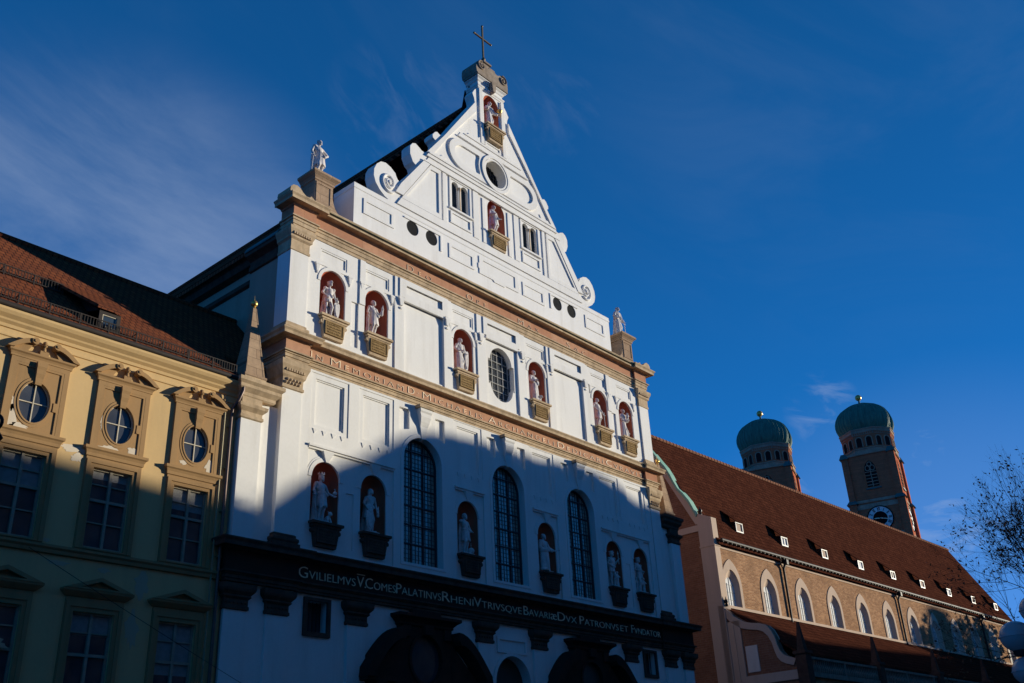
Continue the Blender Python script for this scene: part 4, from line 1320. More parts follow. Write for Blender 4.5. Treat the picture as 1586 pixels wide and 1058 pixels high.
    if head == 'helmet':
        c = M(); blob(c, W(hp(0, 0.012, 0.045)), 0.105, 0.125, 0.105)
        capsule(c, W(hp(0, -0.09, 0.14)), W(hp(0, 0.12, 0.13)), 0.03, 0.04); capsule(c, W(hp(0, -0.13, 0.045)), W(hp(0, -0.10, 0.06)), 0.03, 0.05)
        remeshed(c, 'helmet', mat, 0.02, body)
    for at in attrs:
        k = at[0]
        c = M()
        if k == 'staff':
            _, a, b, nm = at
            c.tube([W(a), W(b)], 0.02, 0.018, 8)
            if nm == 'sword':
                d = (Vector(W(b)) - Vector(W(a))).normalized(); e = Vector(W(a)) + d * 0.14
                sd = Vector((1, 0, 0)) - d * d.x
                sd.normalize(); c.tube([e - sd * 0.12, e + sd * 0.12], 0.018, 0.018, 6); c.sphere(W(a), 0.034, 8, 6)
            elif nm == 'sceptre': c.sphere(W(b), 0.045, 10, 8)
            elif nm == 'spear': c.tube([W(b), Vector(W(b)) + (Vector(W(b)) - Vector(W(a))).normalized() * 0.18], 0.04, 0.004, 8)
            c.build(nm, mat, body, 40)
        elif k == 'orb':
            _, p_, r_, mm = at
            c.sphere(W(p_), r_, 14, 10)
            z = W(p_)
            c.box(z[0] - 0.008, z[0] + 0.008, z[1] - 0.008, z[1] + 0.008, z[2] + r_ * 0.9, z[2] + r_ * 2.4); c.box(z[0] - 0.05, z[0] + 0.05, z[1] - 0.008, z[1] + 0.008, z[2] + r_ * 1.7, z[2] + r_ * 1.7 + 0.016)
            c.lathe([(r_ * 1.01, z[2] - 0.014), (r_ * 1.05, z[2]), (r_ * 1.01, z[2] + 0.014)], z[0], z[1], 16)
            c.build('orb', mm, body, 40)
        elif k == 'shield':
            _, p_, rx, rz = at
            z = W(p_)
            out = [(z[0] + rx * x, z[2] + rz * y) for x, y in ((-0.9, 0.9), (-0.5, 1.0), (0, 0.92), (0.5, 1.0), (0.9, 0.9), (1.0, 0.4), (0.9, -0.2), (0.55, -0.7), (0, -1.0), (-0.55, -0.7), (-0.9, -0.2), (-1.0, 0.4))]
            c.plate(out, [], z[1] - 0.05, z[1]); c.plate([(z[0] + (x - z[0]) * 0.75, z[2] + (y - z[2]) * 0.75) for x, y in out], [], z[1] - 0.085, z[1] - 0.05)
            c.build('shield', mat, body)
        elif k == 'pillar':
            _, p_, r_, hh = at
            z = W(p_)
            c.lathe([(r_ * 1.2, z[2]), (r_ * 1.2, z[2] + 0.08), (r_, z[2] + 0.12), (r_ * 0.94, z[2] + hh - 0.12), (r_ * 1.15, z[2] + hh - 0.08), (r_ * 1.2, z[2] + hh)], z[0], z[1], 18)
            c.build('pillar', mat, body, 40)
        elif k == 'child':
            _, p_, hh = at
            x, y, z0 = p_
            capsule(c, W((x - 0.05, y, z0 + 0.04)), W((x - 0.04, y, z0 + hh * 0.4)), 0.04, 0.055); capsule(c, W((x + 0.06, y - 0.03, z0 + 0.04)), W((x + 0.04, y, z0 + hh * 0.4)), 0.04, 0.055)
            capsule(c, W((x, y, z0 + hh * 0.42)), W((x, y, z0 + hh * 0.68)), 0.085, 0.09); blob(c, W((x, y - 0.01, z0 + hh * 0.87)), 0.068, 0.074, 0.078)
            capsule(c, W((x - 0.09, y, z0 + hh * 0.7)), W((x - 0.15, y - 0.05, z0 + hh * 0.5)), 0.034, 0.03); capsule(c, W((x + 0.09, y, z0 + hh * 0.7)), W((x + 0.12, y - 0.08, z0 + hh * 0.6)), 0.034, 0.03)
            remeshed(c, 'child_figure', mat, 0.02, body)
        elif k == 'beast':
            _, p_, ln = at
            x, y, z0 = p_
            capsule(c, W((x, y + 0.08, z0 + 0.12)), W((x, y - 0.10, z0 + 0.20)), 0.11, 0.10); blob(c, W((x + 0.01, y - 0.20, z0 + 0.33)), 0.085, 0.09, 0.09)
            capsule(c, W((x, y - 0.25, z0 + 0.30)), W((x, y - 0.31, z0 + 0.28)), 0.05, 0.036)
            for q in (-1, 1): capsule(c, W((x + q * 0.06, y - 0.14, z0 + 0.18)), W((x + q * 0.07, y - 0.2, z0 + 0.03)), 0.04, 0.035); capsule(c, W((x + q * 0.06, y - 0.18, z0 + 0.40)), W((x + q * 0.075, y - 0.17, z0 + 0.44)), 0.022, 0.012, 6)
            remeshed(c, 'beast', mat, 0.02, body)
        elif k == 'bundle':
            _, a, b, r0, r1 = at
            capsule(c, W(a), W(b), r0, r1); capsule(c, W(b), W((b[0] + 0.03, b[1], b[2] + 0.14)), r1 * 0.8, 0.02)
            remeshed(c, 'attribute', mat, 0.02, body)
    return body


UP, LO = 'white stone statues in the upper row of red niches', 'white stone statues in the lower row of red niches'
ny = 0.16
zu, zl = NZ2 + 0.002, NZ1 + 0.002
figure((-10.96, ny, zu), 'stone statue in a helmet beside a tall shield, first niche of the upper row', UP, 'armour', -0.05,
       {'l': ((-0.34, 0.0, 1.15), (-0.20, -0.14, 0.96)), 'r': ((0.30, -0.02, 1.12), (0.36, -0.10, 0.86))}, 'helmet', 0.3, True, [('shield', (0.36, -0.10, 0.42), 0.15, 0.40), ('orb', (0.36, -0.12, 0.88), 0.085, 'statue_stone')], 1.80, 1)
figure((-8.42, ny, zu), 'bearded stone statue with raised forearm and spear, second niche of the upper row', UP, 'tunic', 0.05,
       {'l': ((-0.33, 0.0, 1.14), (-0.36, -0.10, 0.90)), 'r': ((0.32, 0.0, 1.12), (0.33, -0.20, 1.30))}, 'beard', 0.35, True, [('staff', (-0.37, -0.14, 0.02), (-0.36, -0.12, 0.98), 'spear'), ('bundle', (0.33, -0.2, 1.12), (0.35, -0.22, 1.46), 0.07, 0.05)], 1.80, 2)
figure((-2.84, ny, zu), 'robed stone statue with a tall narrow shield, upper niche before the oval window', UP, 'long', -0.05,
       {'l': ((-0.33, 0.0, 1.14), (-0.12, -0.18, 1.05)), 'r': ((0.30, 0.0, 1.14), (0.30, -0.14, 0.98))}, 'longhair', 0.2, True, [('shield', (0.32, -0.10, 0.60), 0.15, 0.56)], 1.82, 3)
figure((2.80, ny, zu), 'robed stone statue with clasped hands and a small beast, upper row', UP, 'long', 0.04,
       {'l': ((-0.30, 0.0, 1.16), (-0.08, -0.19, 1.18)), 'r': ((0.30, 0.0, 1.16), (0.06, -0.19, 1.14))}, 'beard', 0.1, True, [('beast', (0.30, 0.02, 0.0), 0.3)], 1.80, 4)
figure((8.42, ny, zu), 'stone statue in a short cloak, hand on hip, fifth niche of the upper row', UP, 'tunic', 0.05,
       {'l': ((-0.36, 0.02, 1.18), (-0.19, -0.12, 1.02)), 'r': ((0.31, 0.0, 1.13), (0.36, -0.14, 0.86))}, 'longhair', 0.3, True, [('staff', (0.38, -0.16, 0.95), (0.40, -0.16, 0.05), 'sword')], 1.80, 5)
figure((10.90, ny, zu), 'robed stone statue holding a small figure on its arm, last niche of the upper row', UP, 'long', -0.05,
       {'l': ((-0.30, 0.0, 1.15), (-0.14, -0.18, 1.0)), 'r': ((0.28, 0.0, 1.12), (0.20, -0.20, 1.05))}, 'bare', 0.35, True, [('child', (0.20, -0.20, 1.03), 0.5), ('child', (0.30, -0.05, 0.0), 0.55)], 1.82, 6, wide=1.1)
figure((-10.96, ny, zl), 'crowned stone statue holding a sword and an orb, half sunlit in the lower row', LO, 'tunic', 0.05,
       {'l': ((-0.33, 0.0, 1.14), (-0.38, -0.14, 0.96)), 'r': ((0.34, 0.0, 1.12), (0.44, -0.20, 1.00))}, 'crown', 0.3, True, [('staff', (-0.40, -0.18, 1.06), (-0.30, -0.16, 0.06), 'sword'), ('orb', (0.47, -0.22, 1.10), 0.085, 'statue_stone'), ('beast', (0.34, 0.06, 0.0), 0.3)], 1.92, 7, wide=1.1)
figure((-8.44, ny, zl), 'shaded stone statue leaning on a big shield, second niche of the lower row', LO, 'tunic', -0.05,
       {'l': ((-0.29, 0.0, 1.14), (-0.20, -0.18, 0.86)), 'r': ((0.32, 0.0, 1.14), (0.31, -0.12, 0.88))}, 'longhair', 0.3, True, [('shield', (-0.17, -0.20, 0.42), 0.19, 0.42), ('bundle', (0.34, -0.12, 0.7), (0.33, -0.12, 0.95), 0.06, 0.05)], 1.86, 8)
figure((-2.80, ny, zl), 'shaded stone statue reaching its arm out, lower niche after the first tall window', LO, 'tunic', 0.05,
       {'l': ((-0.34, -0.06, 1.36), (-0.52, -0.24, 1.30)), 'r': ((0.31, 0.0, 1.14), (0.24, -0.18, 0.98))}, 'beard', 0.3, True, [('orb', (0.28, -0.08, 0.16), 0.15, 'statue_stone')], 1.86, 9)
figure((2.80, ny, zl), 'shaded stone statue leaning on a broad pillar and holding out a sceptre', LO, 'long', 0.04,
       {'l': ((-0.33, -0.02, 1.12), (-0.22, -0.2, 0.99)), 'r': ((0.32, -0.02, 1.14), (0.50, -0.22, 1.02))}, 'beard', 0.2, True, [('pillar', (-0.24, -0.14, 0.0), 0.20, 0.98), ('staff', (0.46, -0.24, 1.02), (0.72, -0.34, 1.06), 'sceptre')], 1.86, 10)
figure((8.42, ny, zl), 'shaded stone statue in a plumed helmet beside a small kneeling figure, lower row', LO, 'armour', -0.05,
       {'l': ((-0.33, 0.0, 1.14), (-0.18, -0.16, 1.0)), 'r': ((0.31, 0.0, 1.16), (0.36, -0.16, 1.36))}, 'helmet', 0.2, True, [('child', (0.32, -0.06, 0.0), 0.85), ('staff', (0.38, -0.2, 1.15), (0.36, -0.2, 1.66), 'spear')], 1.86, 11)
figure((10.92, ny, zl), 'shaded stone statue with wide fur hat and legs apart, last niche of the lower row', LO, 'armour', 0.04,
       {'l': ((-0.33, 0.0, 1.14), (-0.16, -0.19, 1.10)), 'r': ((0.31, 0.0, 1.14), (0.14, -0.19, 1.06))}, 'helmet', 0.2, True, [('child', (-0.32, -0.02, 0.0), 0.8), ('child', (0.34, -0.02, 0.0), 0.85)], 1.88, 12, wide=1.15)
figure((0.0, 0.0, 29.984), 'stone statue in the gable niche under the big round window', None, 'tunic', 0.06,
       {'l': ((-0.33, 0.0, 1.14), (-0.18, -0.17, 1.16)), 'r': ((0.30, 0.0, 1.14), (0.26, -0.2, 0.98))}, 'bare', 0.2, True, [], 1.86, 13)
figure((0.0, 0.0, 37.084), 'robed stone statue holding a golden orb in the topmost niche under the cross', None, 'long', -0.05,
       {'l': ((-0.34, -0.02, 1.14), (-0.20, -0.2, 1.30)), 'r': ((0.34, -0.04, 1.16), (0.46, -0.22, 1.16))}, 'longhair', 0.2, True, [('orb', (0.50, -0.28, 1.28), 0.17, 'gold'), ('staff', (0.50, -0.28, 1.30), (0.54, -0.28, 1.78), 'sceptre')], 2.0, 14)
figure((-11.72, 0.3, 27.97), 'stone statue with a hand on its hip on the left-hand roof pedestal', None, 'tunic', 0.06,
       {'l': ((-0.34, 0.02, 1.14), (-0.36, -0.12, 0.88)), 'r': ((0.42, 0.0, 1.22), (0.22, -0.12, 1.02))}, 'beard', 0.25, True, [('staff', (-0.37, -0.14, 0.95), (-0.42, -0.12, 0.05), 'sword')], 2.06, 15)
figure((11.72, 0.3, 27.97), 'robed stone statue on the right-hand roof pedestal, against the sky', None, 'long', -0.05,
       {'l': ((-0.32, 0.0, 1.14), (-0.16, -0.17, 1.05)), 'r': ((0.33, 0.0, 1.14), (0.36, -0.14, 0.92))}, 'longhair', 0.3, True, [('staff', (0.38, -0.16, 0.9), (0.42, -0.16, 0.1), 'sword')], 2.0, 16)
# ================================================================== YELLOW HOUSE
house = thing('yellow_house', 'ochre townhouse with tan window surrounds and peeling plaster beside the white church', 'house')
YW = 0.16                      # wall plane
HX0, HX1 = -46.0, -15.05
BAYS = [-16.62 - 2.88 * i for i in range(10)]


def H(m, name, mat, parent=None, smooth=None, label=None): return m.build(name, mat, parent or house, smooth, label)


def ov(cx): return ell(cx, 14.04, 0.49, 0.68, 32)


WZ = (9.82, 12.42)
holes = []
for b in BAYS:
    holes += [ov(b), rect(b - 0.67, b + 0.67, *WZ), rect(b - 0.67, b + 0.67, 4.6, 7.86), rect(b - 0.7, b + 0.7, 0.3, 3.2)]
m = M(); m.plate(rect(HX0, HX1, 0, 16.95), holes, YW, YW + 0.45)
H(m, 'wall', 'yellow_plaster')
m = M(); m.box(HX0, HX1, YW + 0.6, YW + 0.7, 0, 16.8); m.box(HX0, HX1, 0.9, 9.4, 0, 16.0); H(m, 'inner_wall', 'dark_interior')
# eaves mouldings, string course
m = M()
pth = [(HX0, YW), (HX1, YW)]
m.sweep(pth, [(0, 15.98), (0.04, 16.0), (0.04, 16.06), (0, 16.08)])
m.sweep(pth, [(0, 16.26), (0.05, 16.28), (0.07, 16.38), (0.16, 16.46), (0.18, 16.52), (0.30, 16.62), (0.36, 16.72), (0.36, 16.80), (0, 16.86)])
H(m, 'eaves_cornice', 'yellow_plaster')
m = M(); m.sweep(pth, [(0, 9.44), (0.10, 9.46), (0.12, 9.56), (0.18, 9.62), (0.18, 9.70), (0, 9.74)]); H(m, 'string_course', 'tan_plaster')
m = M()
for zc in (0.0,):
    m.tube([(HX0, YW - 0.34, 16.90), (HX1 - 0.02, YW - 0.34, 16.90)], 0.10, None, 12)
    m.box(HX0, HX1, YW - 0.32, YW - 0.0, 16.862, 16.92)
H(m, 'gutter', 'gutter_metal', None, 40)
# roof: 44 degree slope, ridge parallel to the street
RY0, RZ0, SL = YW - 0.24, 17.0, 1.03
RY1 = 5.0
rz = lambda y: RZ0 + (y - RY0) * SL
m = M()
xr = -12.35
a = [(HX0, RY0, RZ0), (-15.1, RY0, RZ0), (-15.1, 1.3, rz(1.3)), (-13.2, 1.3, rz(1.3)), (-13.2, 3.1, rz(3.1)), (xr, 3.1, rz(3.1)), (xr, RY1, rz(RY1)), (HX0, RY1, rz(RY1))]
n = len(a)
m.add(a + [(x, y, z - 0.16) for x, y, z in a], [tuple(range(n)), tuple(range(n, 2 * n))[::-1]] + [(i, i + n, (i + 1) % n + n, (i + 1) % n) for i in range(n)])
b = [(HX0, RY1, rz(RY1)), (xr, RY1, rz(RY1)), (xr, 2 * RY1 - RY0, RZ0), (HX0, 2 * RY1 - RY0, RZ0)]
m.add(b, [(0, 1, 2, 3)])
m.tube([(HX0, RY1, rz(RY1) + 0.02), (xr, RY1, rz(RY1) + 0.02)], 0.13, None, 8)
roof = H(m, 'roof', 'tile_yellow_house')
# snow guards: small railings standing on the tiles


def snow_guard(x0, x1, y, name='snow_guard'):
    m = M()
    z = rz(y)
    hh = 0.36
    k = int((x1 - x0) / 0.105)
    for i in range(k + 1):
        x = x0 + (x1 - x0) * i / k
        m.box(x - 0.010, x + 0.010, y - 0.012, y + 0.012, z + 0.06, z + hh)
    m.box(x0, x1, y - 0.016, y + 0.016, z + 0.06, z + 0.09); m.box(x0, x1, y - 0.016, y + 0.016, z + hh, z + hh + 0.03)
    j = int((x1 - x0) / 1.0)
    for i in range(j + 1):
        x = x0 + (x1 - x0) * i / j
        m.box(x - 0.018, x + 0.018, y - 0.02, y + 0.02, z - 0.02, z + hh + 0.03); m.box(x - 0.012, x + 0.012, y, y + 0.34, z + 0.30, z + 0.33)
    m.build(name, 'gutter_metal', roof)


snow_guard(HX0, -15.25, RY0 + 0.16)
snow_guard(HX0, -21.4, RY0 + 1.9)
# dormer with a small square window
m = M()
dx0, dx1, dz0, dz1 = -20.74, -19.96, 17.28, 17.98
dy = RY0 + 0.30
yt = RY0 + (dz1 + 0.9 - RZ0) / SL
m.add([(dx0, dy, dz0), (dx0, dy, dz1), (dx0, dy + 2.6, dz1 + 0.75), (dx0, dy + 0.0, dz0)], [(0, 1, 2)])
m.add([(dx0, dy, rz(dy)), (dx0, dy, dz1), (dx0 - 0.9, RY0 + 2.4, rz(RY0 + 2.4)), (dx0, RY0 + 2.4, rz(RY0 + 2.4) + 0.0)], [(0, 1, 3)])
m.add([(dx1, dy, rz(dy)), (dx1, dy, dz1), (dx1, RY0 + 2.4, rz(RY0 + 2.4))], [(2, 1, 0)])
dm = m.build('dormer', 'gutter_metal', house)
m = M()
ra = [(dx0 - 0.12, dy - 0.14, dz1 + 0.0), (dx1 + 0.12, dy - 0.14, dz1 + 0.0), (dx1 + 0.6, RY0 + 2.5, rz(RY0 + 2.5) + 0.05), (dx0 - 1.0, RY0 + 2.5, rz(RY0 + 2.5) + 0.05)]
m.add(ra + [(x, y, z + 0.12) for x, y, z in ra], [(0, 3, 2, 1), (4, 5, 6, 7), (0, 1, 5, 4), (1, 2, 6, 5), (2, 3, 7, 6), (3, 0, 4, 7)])
m.build('dormer_roof', 'tile_yellow_house', dm)
m = M(); m.ring(rect(dx0, dx1, dz0, dz1), rect(dx0 + 0.13, dx1 - 0.13, dz0 + 0.12, dz1 - 0.13), dy - 0.05, dy + 0.05); m.build('frame', 'gutter_metal', dm)
m = M(); m.ring(rect(dx0 + 0.13, dx1 - 0.13, dz0 + 0.12, dz1 - 0.13), rect(dx0 + 0.16, dx1 - 0.16, dz0 + 0.15, dz1 - 0.16), dy - 0.03, dy + 0.02); m.build('sash', 'cream_paint', dm)
m = M(); m.box(dx0 + 0.12, dx1 - 0.12, dy + 0.0, dy + 0.02, dz0 + 0.1, dz1 - 0.1); m.build('glass', 'dormer_glass', dm)


# window bays
def patch_poly(cx, cz, rx, rz_, seed, n=22):
    rng = random.Random(seed)
    k = [rng.uniform(0.55, 1.15) for _ in range(n)]
    return [(cx + rx * k[i] * math.cos(2 * math.pi * i / n), cz + rz_ * k[i] * math.sin(2 * math.pi * i / n)) for i in range(n)]


for bi, b in enumerate(BAYS):
    far = b < -30
    # oval attic window with its surround
    m = M()
    m.plate(rect(b - 0.94, b + 0.94, 13.08, 15.40), [ell(b, 14.04, 0.62, 0.82, 32)], YW - 0.05, YW)
    m.ring(rect(b - 0.94, b + 0.94, 13.08, 15.40), rect(b - 0.78, b + 0.78, 13.10, 15.24), YW - 0.09, YW - 0.05)
    m.ring(rect(b - 0.78, b + 0.78, 13.10, 15.24), rect(b - 0.70, b + 0.70, 13.12, 15.16), YW - 0.085, YW - 0.05)
    sur = H(m, 'window_surround', 'tan_plaster')
    m = M(); m.ring(ell(b, 14.04, 0.63, 0.83, 36), ell(b, 14.04, 0.49, 0.68, 36), YW - 0.065, YW + 0.02)
    m.ring(ell(b, 14.04, 0.54, 0.73, 36), ell(b, 14.04, 0.49, 0.68, 36), YW - 0.085, YW - 0.065)
    m.box(b + 0.58, b + 0.70, YW - 0.10, YW, 13.86, 14.16)
    m.build('rim', 'tan_plaster', sur)
    m = M(); m.plate(ell(b, 14.04, 0.5, 0.69, 30), [], YW + 0.06, YW + 0.08); m.build('glass', 'window_glass', sur)
    m = M()
    m.box(b - 0.017, b + 0.017, YW + 0.02, YW + 0.055, 13.37, 14.71); m.box(b - 0.48, b + 0.48, YW + 0.025, YW + 0.05, 14.025, 14.055)
    m.ring(ell(b, 14.04, 0.49, 0.68, 30), ell(b, 14.04, 0.465, 0.655, 30), YW + 0.015, YW + 0.06)
    m.build('muntins', 'cream_paint', sur)
    m = M()         # scrolled keystone
    pr = [(0.0, 15.36), (0.15, 15.36), (0.16, 15.22), (0.13, 15.12), (0.12, 14.98), (0.08, 14.84), (0.07, 14.70), (0.05, 14.62), (0, 14.62)]
    wk = lambda z: 0.10 + 0.07 * (z - 14.6) / 0.8
    vs, fs = [], []
    for o_, z in pr: vs += [(b - wk(z), YW - 0.05 - o_, z), (b + wk(z), YW - 0.05 - o_, z)]
    for i in range(len(pr) - 1): fs.append((2 * i, 2 * i + 2, 2 * i + 3, 2 * i + 1))
    fs += [tuple(range(0, 2 * len(pr), 2))[::-1], tuple(range(1, 2 * len(pr), 2))]
    m.add(vs, fs); m.build('keystone', 'tan_plaster', sur)
    # broken curved pediment with scrolls and a finial
    m = M()
    pth = [(b - 0.94, YW), (b - 0.94, YW - 0.06), (b + 0.94, YW - 0.06), (b + 0.94, YW)]
    m.sweep(pth, [(0, 15.38), (0.05, 15.40), (0.05, 15.46), (0.08, 15.52), (0.13, 15.56), (0.13, 15.62), (0, 15.64)])
    for q in (-1, 1):
        up = []; lo = []
        for i in range(9):
            t = i / 8
            x = 1.17 - 0.80 * t; z = 15.64 + 0.44 * math.sin(t * math.pi / 2) ** 1.0
            up.append((b + q * x, z)); lo.append((b + q * (x - 0.015), max(15.63, z - 0.16)))
        pl = up + lo[::-1]
        m.plate(pl, [], YW - 0.23, YW)
        m.plate([(b + q * 1.0, 15.63)] + [(b + q * (0.98 - 0.62 * i / 6), 15.64 + 0.28 * math.sin(i / 6 * math.pi / 2)) for i in range(7)] + [(b + q * 0.52, 15.63)], [], YW - 0.10, YW)
        m.tube([(b + q * 0.36, YW - 0.27, 16.0), (b + q * 0.36, YW, 16.0)], 0.115, None, 14)
        m.tube([(b + q * 0.36, YW - 0.30, 16.0), (b + q * 0.36, YW - 0.26, 16.0)], 0.05, None, 10)
    m.box(b - 0.14, b + 0.14, YW - 0.18, YW, 15.62, 15.76); m.lathe([(0.10, 15.74), (0.06, 15.8), (0.05, 15.9), (0.10, 15.95), (0.10, 15.97)], b, YW - 0.10, 12); m.sphere((b, YW - 0.10, 16.05), 0.085, 10, 8)
    m.build('pediment', 'tan_plaster', sur)
    # sill between the two windows and the tall window below
    m = M()
    pth = [(b - 0.96, YW), (b - 0.96, YW - 0.05), (b + 0.96, YW - 0.05), (b + 0.96, YW)]
    m.sweep(pth, [(0, 12.74), (0.04, 12.76), (0.05, 12.86), (0.09, 12.94), (0.14, 12.98), (0.14, 13.07), (0, 13.10)])
    m.plate(rect(b - 0.96, b + 0.96, 12.74, 13.08), [], YW - 0.05, YW)
    m.build('ledge', 'tan_plaster', sur)
    m = M()
    m.plate(rect(b - 0.96, b + 0.96, 9.74, 12.74), [rect(b - 0.67, b + 0.67, *WZ)], YW - 0.05, YW)
    m.ring(rect(b - 0.94, b + 0.94, 9.76, 12.66), rect(b - 0.80, b + 0.80, 9.765, 12.54), YW - 0.09, YW - 0.05)
    s2 = H(m, 'window_surround', 'tan_plaster')

    def casement(z0, z1, par, tr):
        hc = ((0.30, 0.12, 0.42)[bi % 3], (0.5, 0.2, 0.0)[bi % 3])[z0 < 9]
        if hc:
            m = M(); m.box(b - 0.62, b + 0.62, YW + 0.148, YW + 0.157, z1 - (z1 - z0) * hc, z1); m.build('painted_reflection', 'painted_reflection', par)  # pale sheet before the glass: sky reflection painted on the upper panes
        m = M(); m.box(b - 0.7, b + 0.7, YW + 0.16, YW + 0.18, z0 - 0.02, z1 + 0.02); m.build('glass', 'window_glass', par)
        m = M()
        m.ring(rect(b - 0.67, b + 0.67, z0, z1), rect(b - 0.60, b + 0.60, z0 + 0.07, z1 - 0.06), YW + 0.08, YW + 0.16)
        m.box(b - 0.045, b + 0.045, YW + 0.06, YW + 0.155, z0, z1)
        for k, t in enumerate(tr): m.box(b - 0.6, b + 0.6, YW + (0.07 if k == 1 else 0.09), YW + 0.153, z0 + (z1 - z0) * t - (0.045 if k == 1 else 0.02), z0 + (z1 - z0) * t + (0.045 if k == 1 else 0.02))
        m.build('sash', 'sash_paint', par)
    casement(WZ[0], WZ[1], s2, (0.32, 0.60, 0.80))
    # window of the storey below, with a triangular pediment
    m = M()
    m.plate(rect(b - 0.94, b + 0.94, 4.3, 8.30), [rect(b - 0.67, b + 0.67, 4.6, 7.86)], YW - 0.05, YW)
    m.ring(rect(b - 0.92, b + 0.92, 4.32, 8.16), rect(b - 0.79, b + 0.79, 4.33, 8.0), YW - 0.09, YW - 0.05)
    s3 = H(m, 'window_surround', 'tan_plaster')
    m = M()
    pth = [(b - 0.95, YW), (b - 0.95, YW - 0.05), (b + 0.95, YW - 0.05), (b + 0.95, YW)]
    m.sweep(pth, [(0, 8.28), (0.05, 8.30), (0.16, 8.40), (0.2, 8.44), (0.2, 8.50), (0, 8.52)])
    m.ring([(b - 1.14, 8.50), (b + 1.14, 8.50), (b, 8.90)], [(b - 0.62, 8.56), (b + 0.62, 8.56), (b, 8.77)], YW - 0.28, YW)
    m.plate([(b - 0.66, 8.53), (b + 0.66, 8.53), (b, 8.8)], [], YW - 0.10, YW)
    m.build('pediment', 'tan_plaster', s3)
    casement(4.6, 7.86, s3, (0.33, 0.62, 0.82))
    if not far:    # plaster fallen off round the windows
        m = M()
        rng = random.Random(40 + bi)
        spots = {0: ((-0.42, 13.28, 0.16, 0.08), (0.60, 13.34, 0.20, 0.30)), 1: ((-0.25, 13.14, 0.36, 0.10), (0.55, 13.2, 0.22, 0.18), (-0.60, 13.95, 0.09, 0.28)), 2: ((-0.60, 13.40, 0.20, 0.40), (-0.36, 13.16, 0.34, 0.12), (-0.62, 13.85, 0.10, 0.28))}.get(bi, ((-0.55, 13.3, 0.2, 0.2),))
        for k, (dx, z, rx, r2) in enumerate(spots):
            p_ = patch_poly(b + dx, z, rx, r2, bi * 10 + k)
            p_ = [(min(max(x, b - 0.76), b + 0.76), min(max(z_, 13.105), 15.1)) for x, z_ in p_]
            p_ = [q for q in p_ if ((q[0] - b) / 0.635) ** 2 + ((q[1] - 14.04) / 0.835) ** 2 > 1.0]
            if len(p_) > 3:
                m = M(); m.plate(p_, [], YW - 0.056, YW - 0.051); m.build('peeled_plaster', 'bare_plaster', sur)
# bare patches on the wall itself
for k, (x, z, rx, r2) in enumerate(((-20.9, 12.86, 0.55, 0.14), (-20.75, 12.62, 0.22, 0.20), (-20.8, 9.22, 0.4, 0.08), (-18.05, 8.95, 0.28, 0.5), (-18.2, 7.5, 0.26, 0.6), (-22.3, 6.7, 0.4, 0.22), (-21.3, 9.86, 0.16, 0.07), (-19.35, 9.2, 0.24, 0.1))):
    m = M(); m.plate(patch_poly(x, z, rx, r2, 70 + k), [], YW - 0.006, YW - 0.001)
    H(m, 'peeled_plaster', 'bare_plaster' if z > 12 else 'patch_plaster')
# downpipes in the corner beside the church
m = M()
m.tube([(-15.10, -0.26, 16.86), (-15.10, -0.26, 16.45), (-15.20, -0.16, 16.05), (-15.32, 0.0, 15.75), (-15.34, 0.02, 15.4), (-15.34, 0.02, 0.2)], 0.062, None, 12)
H(m, 'downpipe', 'pipe_brown', None, 40)
m = M(); m.tube([(-15.60, 0.04, 16.1), (-15.60, 0.04, 0.2)], 0.03, None, 8)
for z in (15.0, 13.4, 11.8, 10.2): m.box(-15.42, -15.26, 0.0, 0.16, z, z + 0.05)
H(m, 'downpipe', 'pipe_metal', None, 40)
m = M(); m.box(HX0, HX1, YW - 0.05, YW, 0, 0.9); m.sweep([(HX0, YW), (HX1, YW)], [(0, 3.7), (0.12, 3.72), (0.16, 3.86), (0, 3.92)]); H(m, 'plinth', 'dark_stone')
# ================================================================== BRICK CHURCH BEHIND
AZ = R(-2.0)
AD = Vector((math.cos(AZ), math.sin(AZ), 0)); AN = Vector((-math.sin(AZ), math.cos(AZ), 0)); AO = Vector((24.6, 2.75, 0))


def A(u, n, z):
    p = AO + AD * u + AN * n
    return (p.x, p.y, z)


brick = thing('brick_church', 'long brick church with pointed windows, small roof dormers and steep dark tiled roof', 'church')


def B(m, name, mat, parent=None, smooth=None, label=None):
    m.v = [A(u, n, z) for u, n, z in m.v]
    return m.build(name, mat, parent or brick, smooth, label)


UL = 59.5
WU = [1.42 + 4.99 * i for i in range(12)]
EZ, HWD, RDG = 18.15, 5.0, 26.95
ow = lambda c, k=1.0: pointed(c, 0.92 * k, 13.62, 15.0, 16.1)
m = M()
m.plate(rect(0.0, UL, 0, EZ), [ow(c) for c in WU], 0.0, 0.75)
m.box(0, UL, 0.9, 1.0, 0, EZ); m.box(0, UL, 9.8, 10.0, 0, EZ)
B(m, 'wall', 'brick_front')
m = M()   # west gable wall
g = [(0.02, 0), (2 * HWD, 0), (2 * HWD, EZ), (HWD, RDG), (0.02, EZ)]
vs = [(0.0, n, z) for n, z in g] + [(-0.12, n, z) for n, z in g]
k = len(g)
m.add(vs, [tuple(range(k)), tuple(range(k, 2 * k))[::-1]] + [(i, i + k, (i + 1) % k + k, (i + 1) % k) for i in range(k)])
g2 = [(0.02, 0), (2 * HWD, 0), (2 * HWD, EZ), (HWD, RDG), (0.02, EZ)]
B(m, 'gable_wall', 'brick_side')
m = M(); m.add([(UL, n, z) for n, z in g2] + [(UL - 0.1, n, z) for n, z in g2], [tuple(range(k)), tuple(range(k, 2 * k))[::-1]])
B(m, 'gable_wall', 'brick_side')
